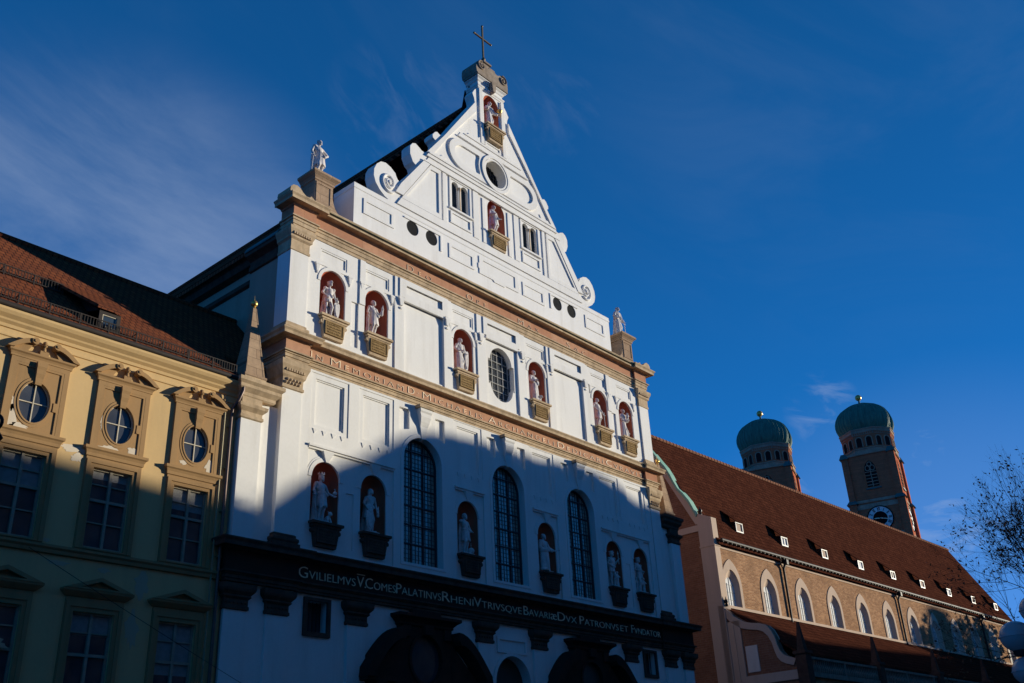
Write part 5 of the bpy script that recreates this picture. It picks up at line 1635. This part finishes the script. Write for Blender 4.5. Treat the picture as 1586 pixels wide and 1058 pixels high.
# roof
m = M()
ov_ = 0.30
sl = (RDG - EZ) / HWD
for a in ([(0, -ov_, EZ - ov_ * sl + 0.12), (UL, -ov_, EZ - ov_ * sl + 0.12), (UL, HWD, RDG + 0.12), (0, HWD, RDG + 0.12)], [(0, HWD, RDG + 0.12), (UL, HWD, RDG + 0.12), (UL, 2 * HWD + ov_, EZ - 0.4), (0, 2 * HWD + ov_, EZ - 0.4)]):
    m.add(a + [(u, n, z - 0.14) for u, n, z in a], [(0, 1, 2, 3), (7, 6, 5, 4), (0, 4, 5, 1), (1, 5, 6, 2), (2, 6, 7, 3), (3, 7, 4, 0)])
B(m, 'roof', 'tile_brick_church')
m = M(); m.tube([(0, HWD, RDG + 0.16), (UL, HWD, RDG + 0.16)], 0.14, None, 8)
for i in range(int(UL / 0.45)): m.tube([(i * 0.45, HWD, RDG + 0.17), (i * 0.45 + 0.06, HWD, RDG + 0.17)], 0.165, None, 8)
B(m, 'ridge_tiles', 'ridge_clay')
rzz = lambda n: EZ + 0.12 + n * sl
# dormers
for i in range(9):
    u = 4.46 + 6.52 * i
    m = M()
    w = 0.48; z0, z1 = 19.25, 19.98
    n0 = (z0 - EZ - 0.12) / sl - 0.02; n1 = (z1 + 0.1 - EZ - 0.12) / sl
    m.add([(u - w, n0, z0), (u - w, n0, z1), (u - w, n1, z1 + 0.1), (u + w, n0, z0), (u + w, n0, z1), (u + w, n1, z1 + 0.1)], [(0, 1, 2), (5, 4, 3), (1, 4, 5, 2)])
    dmm = B(m, 'dormer', 'tile_brick_church')
    m = M()
    a = [(u - w - 0.07, n0 - 0.10, z1), (u + w + 0.07, n0 - 0.10, z1), (u + w + 0.07, n1 + 0.5, z1 + 1.0), (u - w - 0.07, n1 + 0.5, z1 + 1.0)]
    m.add(a + [(x, y, z + 0.07) for x, y, z in a], [(3, 2, 1, 0), (4, 5, 6, 7), (0, 1, 5, 4), (1, 2, 6, 5), (2, 3, 7, 6), (3, 0, 4, 7)]); B(m, 'dormer_roof', 'tile_brick_church', dmm)
    m = M(); m.ring(rect(u - w, u + w, z0, z1), rect(u - w + 0.08, u + w - 0.08, z0 + 0.09, z1 - 0.08), n0 - 0.04, n0 + 0.06)
    if i in (1, 4): m.box(u - 0.03, u + 0.03, n0 - 0.02, n0 + 0.05, z0 + 0.1, z1 - 0.1)
    B(m, 'frame', 'white_paint', dmm)
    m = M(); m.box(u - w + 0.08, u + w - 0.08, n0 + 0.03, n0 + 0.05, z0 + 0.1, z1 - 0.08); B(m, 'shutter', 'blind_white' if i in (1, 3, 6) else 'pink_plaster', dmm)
# eaves: frieze, corbelled gutter
m = M(); m.box(0.02, UL, -0.05, 0.0, 17.42, 17.60); B(m, 'frieze', 'pink_plaster')
m = M()
m.tube([(0.25, -0.36, 17.92), (UL, -0.36, 17.92)], 0.11, None, 10)
for i in range(int(UL / 0.55)): m.box(0.35 + i * 0.55, 0.40 + i * 0.55, -0.44, -0.02, 17.74, 17.9)
B(m, 'gutter', 'gutter_metal', None, 40)
for u in (8.95, 28.95, 48.95):
    m = M(); m.tube([(u, -0.36, 17.9), (u - 0.02, -0.30, 17.5), (u - 0.12, -0.14, 17.1), (u - 0.12, -0.12, 13.3)], 0.085, None, 10); m.box(u - 0.14, u + 0.14, -0.5, -0.2, 17.4, 17.75)
    m.tube([(u - 0.75, -0.36, 17.85), (u - 0.55, -0.2, 17.45), (u - 0.15, -0.12, 17.1)], 0.05, None, 8)
    B(m, 'downpipe', 'gutter_metal', None, 40)
# pointed windows
for c in WU:
    m = M(); m.ring(pointed(c, 1.20, 13.60, 15.05, 16.82), pointed(c, 0.90, 13.605, 15.0, 16.1), -0.05, 0.02)
    w = B(m, 'window', 'pink_plaster')
    m = M()
    o_ = pointed(c, 0.91, 13.62, 15.0, 16.1); k = len(o_)
    i_ = pointed(c, 0.60, 13.62, 14.85, 15.62)
    m.add([(x, 0.0, z) for x, z in o_] + [(x, 0.24, z) for x, z in i_], [((i + 1) % k, i, i + k, (i + 1) % k + k) for i in range(k)])
    B(m, 'reveal', 'pink_plaster', w)
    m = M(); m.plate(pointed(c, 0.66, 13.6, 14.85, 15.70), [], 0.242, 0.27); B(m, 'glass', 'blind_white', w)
    m = M()
    for i in (-1, 0, 1): m.box(c + i * 0.3 - 0.010, c + i * 0.3 + 0.010, 0.215, 0.238, 13.6, 15.2 if i else 15.6)
    for i in range(1, 4): m.box(c - 0.60, c + 0.60, 0.22, 0.236, 13.6 + i * 0.5 - 0.007, 13.6 + i * 0.5 + 0.007)
    B(m, 'bars', 'lead_bars', w)
m = M(); m.box(0.3, UL, -0.14, -0.001, 13.42, 13.60); B(m, 'ledge', 'pink_plaster')
# corner pilaster and the plaster bands of the west gable
m = M()
m.box(-0.30, 0.34, -0.10, 1.02, 0, 19.45)
m.box(-0.34, 0.38, -0.14, 1.06, 17.5, 17.62); m.box(-0.30, 0.55, -0.16, 0.3, 0, 13.5)
m.add([(-0.30, -0.10, 19.45), (0.34, -0.10, 19.45), (0.34, 1.02, 19.45), (-0.30, 1.02, 19.45), (-0.30, 0.9, 19.9), (0.34, 0.9, 19.9)], [(0, 1, 5, 4), (1, 2, 5), (2, 3, 4, 5), (3, 0, 4)])
m.box(-0.22, -0.121, 1.02, 8.9, 18.72, 19.15)
B(m, 'corner_pilaster', 'pink_plaster')
# green copper coping along the gable
m = M()
cp = [(0.95, 19.85), (1.12, 20.25), (1.42, 20.95), (1.85, 21.6), (2.22, 22.05), (2.55, 22.75), (2.72, 23.2), (3.05, 23.85), (3.5, 24.5), (4.1, 25.45), (5.0, 27.05)]
k = len(cp)
vs = [(u, n, z) for n, z in cp for u in (-0.34, 0.20)] + [(u, n + 0.10, z - 0.14) for n, z in cp for u in (-0.34, 0.20)]
fs = []
for i in range(k - 1):
    a = 2 * i; fs += [(a, a + 1, a + 3, a + 2), (a + 2 * k, a + 2 + 2 * k, a + 3 + 2 * k, a + 1 + 2 * k), (a, a + 2, a + 2 + 2 * k, a + 2 * k), (a + 1, a + 1 + 2 * k, a + 3 + 2 * k, a + 3)]
fs += [(0, 2 * k, 2 * k + 1, 1)]
m.add(vs, fs)
B(m, 'copper_coping', 'green_copper')
m = M()
kk = [(0.95, 19.2)] + [(n + 0.06, z - 0.1) for n, z in cp] + [(5.0, 26.4), (1.2, 19.2)]
vs = [(-0.24, n, z) for n, z in kk] + [(0.12, n, z) for n, z in kk]; k = len(kk)
m.add(vs, [tuple(range(k)), tuple(range(k, 2 * k))[::-1]] + [(i, (i + 1) % k, (i + 1) % k + k, i + k) for i in range(k)])
B(m, 'gable_parapet', 'pink_plaster')
for u, n, z in ((0.0, 0.85, 19.9), (0.0, -0.2, 13.55)):
    m = M(); m.lathe([(0.09, z - 0.1), (0.12, z), (0.06, z + 0.08), (0.14, z + 0.2), (0.13, z + 0.3), (0.04, z + 0.38), (0.01, z + 0.55)], u, n, 10); B(m, 'finial', 'black_iron', None, 40)
# side aisle: curved gable end, lean-to roof, balustrade
m = M()
sc_ = [(0.0, 13.45), (-0.15, 13.33), (-0.7, 12.72), (-1.35, 12.28), (-1.9, 12.12), (-2.45, 12.02), (-2.85, 11.86), (-3.15, 11.55), (-3.36, 11.1), (-3.46, 10.6), (-3.58, 10.2), (-3.8, 9.92), (-4.15, 9.74), (-4.6, 9.6), (-4.6, 9.0), (-5.0, 9.0), (-5.0, 0), (0.0, 0)]


def gpl(m, poly, u0, u1):
    tri = tessellate_polygon([[Vector((p[0], p[1], 0)) for p in poly]])
    k = len(poly)
    vs = [(u0, n, z) for n, z in poly] + [(u1, n, z) for n, z in poly]
    m.add(vs, [tuple(t) for t in tri] + [tuple(i + k for i in t) for t in tri] + [(i, (i + 1) % k, (i + 1) % k + k, i + k) for i in range(k)])


gpl(m, sc_, -0.10, 0.3)
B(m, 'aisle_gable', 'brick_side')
m = M()
inner = [(n + 0.30 if i < 14 else n, z - 0.36) for i, (n, z) in enumerate(sc_)]
top = sc_[:14]; low = [(n + 0.22, z - 0.38) for n, z in top]
for i in range(13):
    q = [top[i], top[i + 1], low[i + 1], low[i]]
    vs = [(-0.20, n, z) for n, z in q] + [(0.42, n, z + 0.0) for n, z in q]
    m.add(vs, [(0, 1, 2, 3), (7, 6, 5, 4), (0, 4, 5, 1), (2, 6, 7, 3)])
m.box(-0.20, -0.1, -1.05, -0.02, 0, 12.4); m.box(-0.24, -0.19, -0.62, -0.55, 2, 12.2)
m.box(-0.20, -0.1, -5.0, -1.05, 8.4, 8.95)
B(m, 'aisle_gable_trim', 'pink_plaster')
m = M(); m.box(-0.16, -0.10, -2.05, -1.2, 9.15, 10.75); B(m, 'blind_window', 'pale_plaster')
m = M()
a = [(0.3, -0.02, 13.42), (UL, -0.02, 13.42), (UL, -4.7, 9.95), (0.3, -4.7, 9.95)]
m.add(a + [(u, n, z - 0.15) for u, n, z in a], [(3, 2, 1, 0), (4, 5, 6, 7), (0, 1, 5, 4), (1, 2, 6, 5), (2, 3, 7, 6), (3, 0, 4, 7)])
B(m, 'aisle_roof', 'tile_brick_church')
m = M(); m.box(0.3, UL, -5.0, -4.7, 0, 8.5); B(m, 'aisle_wall', 'brick_front')
m = M()
m.box(0.3, UL, -5.22, -4.7, 8.5, 8.78); m.box(0.3, UL, -5.14, -4.92, 9.56, 9.70)
for i in range(int((UL - 1) / 0.27)):
    if (i % 18) == 17: m.box(0.5 + i * 0.27, 0.78 + i * 0.27, -5.12, -4.94, 8.78, 9.56)
    else: m.lathe([(0.05, 8.78), (0.09, 8.95), (0.10, 9.08), (0.045, 9.3), (0.04, 9.45), (0.08, 9.56)], 0.64 + i * 0.27, -5.03, 6)
B(m, 'balustrade', 'grey_stone')
for u in (0.0, 10.4, 20.8, 31.2, 41.6):
    m = M(); m.box(u - 0.36, u + 0.36, -5.36, -4.64, 7.6, 9.8); m.box(u - 0.44, u + 0.44, -5.44, -4.56, 9.8, 9.98); m.taper(u, -5.0, 0.24, 0.24, 9.98, 0.06, 0.06, 11.7); B(m, 'pinnacle', 'dark_stone')

# ================================================================== THE TWO DOMED TOWERS
CAMXY = Vector((-34.33, -29.535))


def tower(az, dist, dz, label, clock):
    c = CAMXY + Vector((math.sin(R(az)), math.cos(R(az)))) * dist
    t = thing('church_tower', label, 'church tower', 'pair of domed brick towers', (c.x, c.y, 0))
    back = math.atan2(CAMXY.y - c.y, CAMXY.x - c.x)      # towards the viewer's street
    rot = back + R(-8.0)                                  # the broad face is turned a little aside
    t.rotation_euler = (0, 0, rot)
    # local frame: +X is the broad visible face's normal
    def T(m, name, mat, parent=None, smooth=None): return m.build(name, mat, parent or t, smooth)
    a = 6.1
    m = M(); m.box(-a, a, -a, a, 0, 81.6 + dz)
    T(m, 'shaft', 'tower_brick')
    for sx in (-1, 1):
        for sy in (-1, 1):
            m = M()
            for zz0, zz1, e in ((0, 69.0, 0.75), (69.0, 81.2, 0.5)):
                x0, x1 = sorted((sx * (a - 1.1), sx * (a + e))); y0, y1 = sorted((sy * (a - 1.1), sy * (a + e)))
                m.box(x0, x1, y0, y1, zz0, zz1 + dz)
            bt = T(m, 'buttress', 'tower_brick')
            cx, cy = sx * (a - 0.25), sy * (a - 0.25)
            m = M(); m.taper(cx, cy, 1.15, 1.15, 81.2 + dz, 0.6, 0.6, 82.6 + dz); m.build('cap', 'dark_copper', bt)
            m = M(); m.taper(cx, cy, 1.45, 1.45, 69.0 + dz, 0.85, 0.85, 70.0 + dz); m.build('cap', 'dark_copper', bt)
    for z0, z1, e in ((69.2, 69.9, 0.16), (67.6, 68.8, 0.10), (60.2, 60.9, 0.2), (81.6, 82.2, 0.3)):
        m = M(); m.box(-a - e, a + e, -a - e, a + e, z0 + dz, z1 + dz)
        T(m, 'band', 'tower_stone')
    ro = 6.75
    m = M(); m.lathe([(ro, 81.6 + dz), (ro, 88.4 + dz)], 0, 0, 8, R(22.5)); T(m, 'drum', 'tower_brick')
    for st in (((0.30, 81.7), (0.30, 83.0), (0.5, 83.02), (0.5, 83.3)), ((0.12, 86.9), (0.12, 87.5), (0.28, 87.52), (0.28, 88.3), (0.45, 88.32), (0.45, 88.6))):
        m = M(); m.lathe([(ro + e, z + dz) for e, z in st], 0, 0, 8, R(22.5))
        T(m, 'band', 'tower_stone')
    # little arched frieze, one strip on each face of the drum
    ap = ro * math.cos(R(22.5)) + 0.12
    for f in range(8):
        an = R(45 * f); m = M()
        for i in range(-4, 5):
            for (x, z, w, h) in ((i * 0.55, 87.05, 0.15, 0.62),):
                q = [(ap, x - w, z + dz), (ap, x + w, z + dz), (ap, x + w, z + h + dz), (ap, x - w, z + h + dz)]
                q2 = [(ap + 0.07, y, z_) for _, y, z_ in q]
                vs = [(px * math.cos(an) - py * math.sin(an), px * math.sin(an) + py * math.cos(an), pz) for px, py, pz in q + q2]
                m.add(vs, [(4, 5, 6, 7), (0, 4, 7, 3), (1, 2, 6, 5), (0, 1, 5, 4), (3, 7, 6, 2)])
        T(m, 'arched_frieze', 'tower_brick')
    ap = ro * math.cos(R(22.5))
    for f in range(8):
        an = R(45 * f)
        for cy in (-1.25, 1.25):
            def rot2(m, x0, extra=0.0):
                m.v = [((ap - y) * math.cos(an) - x * math.sin(an), (ap - y) * math.sin(an) + x * math.cos(an), z) for x, y, z in m.v]
            m = M(); m.ring(arch(cy, 0.92, 83.7 + dz, 85.6 + dz, 10), arch(cy, 0.66, 83.72 + dz, 85.6 + dz, 10), -0.12, 0.0); rot2(m, 0); w = T(m, 'window', 'tower_stone')
            m = M(); m.plate(arch(cy, 0.68, 83.72 + dz, 85.6 + dz, 10), [], -0.02, 0.0); rot2(m, 0); m.build('opening', 'dark_interior', w)
    # tall belfry window with tracery on each side of the shaft
    for f in range(4):
        an = R(90 * f)
        def rq(m): m.v = [((a - y) * math.cos(an) - x * math.sin(an), (a - y) * math.sin(an) + x * math.cos(an), z) for x, y, z in m.v]
        m = M(); m.ring(pointed(0, 1.75, 72.8 + dz, 77.6 + dz, 80.4 + dz), pointed(0, 1.45, 73.0 + dz, 77.5 + dz, 79.9 + dz), -0.16, 0.0); rq(m); w = T(m, 'belfry_window', 'tower_brick')
        m = M(); m.plate(pointed(0, 1.5, 72.9 + dz, 77.5 + dz, 80.0 + dz), [], -0.03, 0.0); rq(m); m.build('opening', 'dark_interior', w)
        m = M()
        m.box(-0.1, 0.1, -0.2, -0.04, 73 + dz, 78.2 + dz)
        for k in range(5): m.box(-1.4, 1.4, -0.26, -0.04, 73.4 + k * 0.85 + dz, 73.55 + k * 0.85 + dz)
        for q in (-1, 1): m.ring(ell(q * 0.62, 77.9 + dz, 0.62, 0.75, 14), ell(q * 0.62, 77.9 + dz, 0.46, 0.58, 14), -0.2, -0.04)
        m.ring(ell(0, 78.95 + dz, 0.6, 0.62, 14), ell(0, 78.95 + dz, 0.44, 0.46, 14), -0.2, -0.04)
        rq(m); m.build('tracery', 'tower_stone', w)
        m = M(); m.box(-1.9, 1.9, -0.35, 0.0, 72.4 + dz, 72.75 + dz); rq(m); m.build('sill', 'dark_copper', w)
        if clock:
            zc = 64.75
            m = M(); m.plate(ell(0, zc, 3.0, 3.0, 48), [ell(0, zc, 1.75, 1.75, 40)], -0.22, -0.02); rq(m); ck = T(m, 'clock_face', 'clock_white')
            m = M(); m.plate(ell(0, zc, 1.8, 1.8, 40), [], -0.16, -0.02); m.ring(ell(0, zc, 3.2, 3.2, 48), ell(0, zc, 2.95, 2.95, 48), -0.3, -0.02); rq(m); m.build('dial_centre', 'clock_black', ck)
            m = M()
            romans = ['XII', 'I', 'II', 'III', 'IIII', 'V', 'VI', 'VII', 'VIII', 'IX', 'X', 'XI']
            for k, s_ in enumerate(romans):
                th = 2 * math.pi * k / 12
                wdt = {'I': 0.14, 'V': 0.30, 'X': 0.30}
                tot = sum(wdt[c_] + 0.05 for c_ in s_)
                x = -tot / 2
                for c_ in s_:
                    wl_ = wdt[c_]
                    segs = {'I': [((0.5, 0), (0.5, 1))], 'V': [((0, 1), (0.5, 0)), ((1, 1), (0.5, 0))], 'X': [((0, 1), (1, 0)), ((0, 0), (1, 1))]}[c_]
                    for (p, q) in segs:
                        P1 = (x + wl_ * p[0], 1.95 + 0.85 * p[1]); Q1 = (x + wl_ * q[0], 1.95 + 0.85 * q[1])
                        d = math.hypot(Q1[0] - P1[0], Q1[1] - P1[1]); nx, nz = -(Q1[1] - P1[1]) / d * 0.055, (Q1[0] - P1[0]) / d * 0.055
                        poly = [(P1[0] + nx, P1[1] + nz), (P1[0] - nx, P1[1] - nz), (Q1[0] - nx, Q1[1] - nz), (Q1[0] + nx, Q1[1] + nz)]
                        poly = [(px * math.cos(th) + pz * math.sin(th), zc - px * math.sin(th) + pz * math.cos(th)) for px, pz in poly]
                        m.plate(poly, [], -0.25, -0.215)
                    x += wl_ + 0.05
            rq(m); m.build('numerals', 'clock_black', ck)
            for nm, th, ln, wd in (('hour_hand', R(-87), 1.5, 0.09), ('minute_hand', R(104), 2.2, 0.07)):
                dx, dz_ = math.sin(th), math.cos(th)
                poly = [(-dz_ * wd - dx * 0.6, zc + dx * wd - dz_ * 0.6), (dz_ * wd - dx * 0.6, zc - dx * wd - dz_ * 0.6), (dx * ln * 0.8 + dz_ * wd * 1.5, zc + dz_ * ln * 0.8 - dx * wd * 1.5), (dx * ln, zc + dz_ * ln), (dx * ln * 0.8 - dz_ * wd * 1.5, zc + dz_ * ln * 0.8 + dx * wd * 1.5)]
                m = M(); m.plate(poly, [], -0.34, -0.28); rq(m); m.build(nm, 'gilt_letter', ck)
    # bulbous copper dome: eight ribbed sails
    prof = [(6.55, 88.55), (7.0, 89.2), (7.38, 90.2), (7.5, 91.2), (7.42, 92.2), (7.1, 93.3), (6.5, 94.4), (5.55, 95.4), (4.3, 96.25), (2.9, 96.85), (1.5, 97.2), (0.55, 97.45)]
    prof = [(r_ * 0.985, z + dz - 0.0) for r_, z in prof]
    nseg = 160

    def rad(an):
        k = (an - R(22.5)) % (math.pi / 4) - math.pi / 8
        oct_ = math.cos(math.pi / 8) / math.cos(k)
        rib = 0.032 if (round(an / (2 * math.pi) * nseg) % 4 == 0) else 0.0
        return 0.22 + 0.78 * oct_ + rib + 0.01
    m = M(); m.lathe(prof, 0, 0, nseg, 0.0, rad)
    T(m, 'dome', 'dome_copper', None, 22)
    m = M(); m.lathe([(0.5, 97.3 + dz), (0.3, 97.6 + dz), (0.22, 98.6 + dz)], 0, 0, 12); T(m, 'finial', 'dark_copper', None, 40)
    m = M(); m.sphere((0, 0, 99.35 + dz), 0.85, 18, 12); T(m, 'ball', 'gold', None, 60)
    return t


tower(64.95, 264, 0.0, 'left of the two domed brick towers, its lower shaft hidden behind the church roof', True)
tower(70.66, 264, 0.0, 'right of the two domed brick towers, with a white clock dial above the roof', True)
# ================================================================== STREET
m = M()
m.add([(-2500, -2500, 0), (2500, -2500, 0), (2500, 2500, 0), (-2500, 2500, 0)], [(0, 1, 2, 3)])
tag(m.build('ground', 'paving'), None, None, None, 'structure')

# ---- bare tree at the right edge, and its neighbour further along the street
def tree(base, h, seed, label, lean=(0, 0), leaves=700, spread=1.0, levels=6, lsize=1.0):
    rng = random.Random(seed)
    t = thing('bare_tree', label, 'tree', None, base)
    trunk, twigs, leaf = M(), M(), M()
    tips = []

    def grow(p, d, ln, r_, lv):
        pts = [p]
        k = 4 if lv < 3 else 3
        q = p
        for i in range(k):
            d = (d + Vector((rng.uniform(-1, 1), rng.uniform(-1, 1), rng.uniform(-0.5, 0.9))) * (0.13 if lv else 0.05)).normalized()
            q = q + d * ln / k
            pts.append(q)
        (trunk if lv < 3 else twigs).tube(pts, r_, r_ * 0.62, 9 if lv == 0 else (6 if lv < 3 else 3), lv < 2)
        if lv >= levels:
            tips.append((q, d)); return
        nb = rng.choice((3, 4, 4)) if lv < 4 else rng.choice((3, 4))
        for j in range(nb):
            an = rng.uniform(0, 2 * math.pi)
            tilt = rng.uniform(0.35, 0.85) * spread if j else rng.uniform(0.05, 0.3)
            o = d.orthogonal().normalized(); w = d.cross(o)
            nd = (d * math.cos(tilt) + (o * math.cos(an) + w * math.sin(an)) * math.sin(tilt)).normalized()
            nd = (nd + Vector((0, 0, 0.12))).normalized()
            st = pts[-1] if j < 2 or lv == 0 else pts[rng.randint(2, len(pts) - 1)]
            grow(st, nd, ln * rng.uniform(0.62, 0.82), r_ * (0.62 if j == 0 else 0.5), lv + 1)

    d0 = Vector((lean[0], lean[1], 1)).normalized()
    grow(Vector((0, 0, 0)), d0, h * 0.24, h * 0.0125, 0)
    for i in range(min(leaves, len(tips) * 3)):
        p, d = tips[rng.randrange(len(tips))]
        c = p - d * rng.uniform(0, 0.5) + Vector((rng.uniform(-1, 1), rng.uniform(-1, 1), rng.uniform(-1, 1))) * 0.12
        a = Vector((rng.uniform(-1, 1), rng.uniform(-1, 1), rng.uniform(-1, 1))).normalized(); b = a.orthogonal().normalized()
        s = rng.uniform(0.05, 0.10) * h / 16 * lsize
        leaf.add([c - a * s, c + b * s * 0.6, c + a * s, c - b * s * 0.6], [(0, 1, 2, 3)])
    trunk.build('trunk', 'bark', t, 60)
    twigs.build('twigs', 'bark', t)
    if leaf.v: leaf.build('leaves', 'dry_leaf', t)
    return t


def from_cam(az, dist): return (-34.33 + math.sin(R(az)) * dist, -29.535 + math.cos(R(az)) * dist, 0)


tree(from_cam(79.3, 58), 21.5, 5, 'bare tree with a few dry leaves at the right edge, before the brick church', (-0.09, 0.02), 4500, 1.08, 7, 0.85)
tree((84.0, -8.0, 0), 27, 9, 'second bare tree, further along the street past the right edge', (-0.05, 0.0), 7000, 1.15, 6, 1.6)

# ---- street lamp with a cluster of frosted globes at the right edge
bx, by, _ = from_cam(76.9, 14.0)
lamp = thing('street_lamp', 'street lamp with frosted round globes at the lower right corner', 'street lamp', None, (bx, by, 0))
m = M(); m.lathe([(0.13, 0), (0.13, 0.9), (0.075, 1.0), (0.06, 3.5), (0.03, 3.6)], 0, 0, 16); m.build('pole', 'gutter_metal', lamp, 40)
vx, vy = math.cos(R(76.9)), -math.sin(R(76.9))     # to the right across the view
for s_, z, r_ in ((-0.30, 3.33, 0.20), (-0.27, 2.92, 0.185), (0.26, 3.33, 0.20), (0.24, 2.92, 0.185), (0.0, 3.62, 0.2)):
    m = M(); m.sphere((vx * s_, vy * s_, z), r_, 28, 18, 0.92); m.lathe([(r_ + 0.006, z - 0.008), (r_ + 0.010, z), (r_ + 0.006, z + 0.008)], vx * s_, vy * s_, 28)
    gl = m.build('globe', 'globe_glass', lamp, 60)
    m = M(); m.lathe([(0.07, z - r_ * 0.92 - 0.05), (0.085, z - r_ * 0.92 - 0.02), (0.09, z - r_ * 0.92 + 0.03)], vx * s_, vy * s_, 14); m.tube([(vx * s_, vy * s_, z - r_ * 0.92 - 0.04), (vx * s_ * 0.5, vy * s_ * 0.5, z - r_ * 0.92 - 0.10), (0, 0, z - r_ * 0.92 - 0.02)], 0.022, None, 8)
    m.build('fitting', 'gutter_metal', gl, 40)

# ---- wrought-iron bracket lamp reaching in at the left edge
ib = thing('lantern_post', 'black wrought iron lantern post with a curled arm at the left edge', 'street lamp', None, (-32.31, -20.49, 0))
m = M(); m.lathe([(0.14, 0), (0.14, 0.7), (0.07, 0.85), (0.055, 5.0), (0.09, 5.1), (0.02, 5.4)], 0, 0, 14); m.build('post', 'black_iron', ib, 40)
ux, uy = 0.643, -0.766
m = M()
pts = [(ux * s_, uy * s_, z) for s_, z in ((0.0, 4.35), (0.3, 4.52), (0.7, 4.62), (1.05, 4.60), (1.30, 4.63))]
for i in range(28):
    t_ = i / 27; an = R(-120) + t_ * R(500); rr = 0.085 - 0.055 * t_
    pts.append((ux * (1.40 + rr * math.cos(an)), uy * (1.40 + rr * math.cos(an)), 4.695 + rr * math.sin(an)))
m.tube(pts, 0.016, 0.012, 8)
m.tube([(ux * s_, uy * s_, z) for s_, z in ((0.0, 4.1), (0.4, 4.2), (0.8, 4.35), (1.2, 4.44), (1.45, 4.51), (1.49, 4.55), (1.46, 4.595), (1.40, 4.585), (1.39, 4.555))], 0.02, 0.014, 8)
m.build('scroll_arm', 'black_iron', ib, 60)
m = M(); m.lathe([(0.02, 5.35), (0.17, 5.45), (0.22, 5.95), (0.24, 5.98), (0.05, 6.2), (0.01, 6.35)], 0, 0, 8); m.build('lantern', 'black_iron', ib)

# ---- overhead wires
def wire(a, b, sag, label):
    pts = []
    for i in range(25):
        t = i / 24
        p = Vector(a).lerp(Vector(b), t); p.z -= sag * 4 * t * (1 - t); pts.append(p)
    m = M(); m.tube(pts, 0.009, None, 5)
    return tag(m.build('overhead_wire', 'black_iron'), label, 'wire')

wire((-21.95, -0.25, 9.45), (-13.05, -0.28, 5.55), 0.05, 'thin dark wire sagging across the shaded ochre wall to the church')

# ---- the row of houses opposite, behind the viewer: unseen, heights and outlines shaped to shade the street; they show in the window glass
OPY = -34.0


def opposite(x0, x1, prof, back_h, mat, label, depth=13.0, nw=5):
    t = thing('opposite_house', label, 'house', 'houses across the street', (0, 0, 0))
    m = M(); m.plate([(x0, 0), (x1, 0)] + prof, [], OPY - 1.0, OPY)
    m.box(x0, x1, OPY - depth, OPY - 1.0, 0, back_h)
    m.build('wall', mat, t)
    m = M(); zz = back_h
    m.add([(x0, OPY - 1.0, zz), (x1, OPY - 1.0, zz), (x1, OPY - depth, zz), (x0, OPY - depth, zz), (x0, OPY - depth / 2, zz + 1.5), (x1, OPY - depth / 2, zz + 1.5)], [(0, 1, 5, 4), (2, 3, 4, 5), (0, 4, 3), (1, 2, 5)])
    m.build('roof', 'tile_yellow_house', t)
    first = None
    for fl in range(6 if back_h > 20 else 4):
        for i in range(nw):
            cx = x0 + (x1 - x0) * (i + 0.5) / nw; z = 4.4 + fl * 3.4
            if first is None:
                m = M(); m.box(-0.7, 0.7, OPY, OPY + 0.06, -0.1, 2.1)
                first = m.build('window', 'cream_paint', t); first.location = (cx, 0, z)
                m = M(); m.box(-0.6, -0.04, OPY + 0.05, OPY + 0.08, 0, 2.0); m.box(0.04, 0.6, OPY + 0.05, OPY + 0.08, 0, 2.0)
                fg = m.build('glass', 'window_glass', first)
            else:
                w = first.copy(); COL.objects.link(w); w.parent = t; w.location = (cx, 0, z)
                g = fg.copy(); COL.objects.link(g); g.parent = w
    return t


opposite(-62, -38, [(-38, 25.0), (-62, 25.0)], 23.5, 'tan_plaster', 'tan house across the street, farthest behind the viewer to the west', 13, 5)
opposite(-37.9, -10, [(-10, 27.5), (-37.9, 27.5)], 25.5, 'pale_plaster', 'pale flat-topped house across the street, behind the viewer', 13, 6)
opposite(-9.9, 23.9, [(23.9, 26.4), (-9.9, 26.4)], 24.8, 'pink_plaster', 'pinkish house across the street, opposite the church portals', 13, 7)
opposite(24, 51.1, [(51.1, 20.3), (47.0, 20.55), (43.0, 20.75), (24, 21.2)], 17.0, 'yellow_plaster', 'yellow house across the street, beside the tall gabled one', 13, 6)
opposite(51.15, 86.0, [(86.0, 25.6), (78.4, 25.55), (75.4, 25.5), (74.2, 25.85), (72.4, 26.3), (71.0, 26.43), (69.2, 26.36), (66.1, 26.08), (62.6, 25.99), (61.0, 25.95), (59.8, 25.68), (58.3, 24.97), (56.6, 23.82), (54.9, 22.93), (53.0, 21.78), (52.0, 21.0), (51.15, 20.35)], 17.5, 'white_plaster', 'tall white house with a curved gable across the street', 13, 7)
opposite(86.05, 93.3, [(93.3, 22.7), (86.05, 22.7)], 17.5, 'tan_plaster', 'narrow tan house across the street, beside the tall gabled one', 13, 2)
opposite(93.35, 165.0, [(165.0, 21.6), (134.8, 21.0), (131.0, 25.9), (128.4, 26.1), (128.3, 20.9), (119.0, 20.8), (105.0, 20.0), (93.35, 19.5)], 16.0, 'pale_plaster', 'long pale house across the street, opposite the brick church', 13, 10)
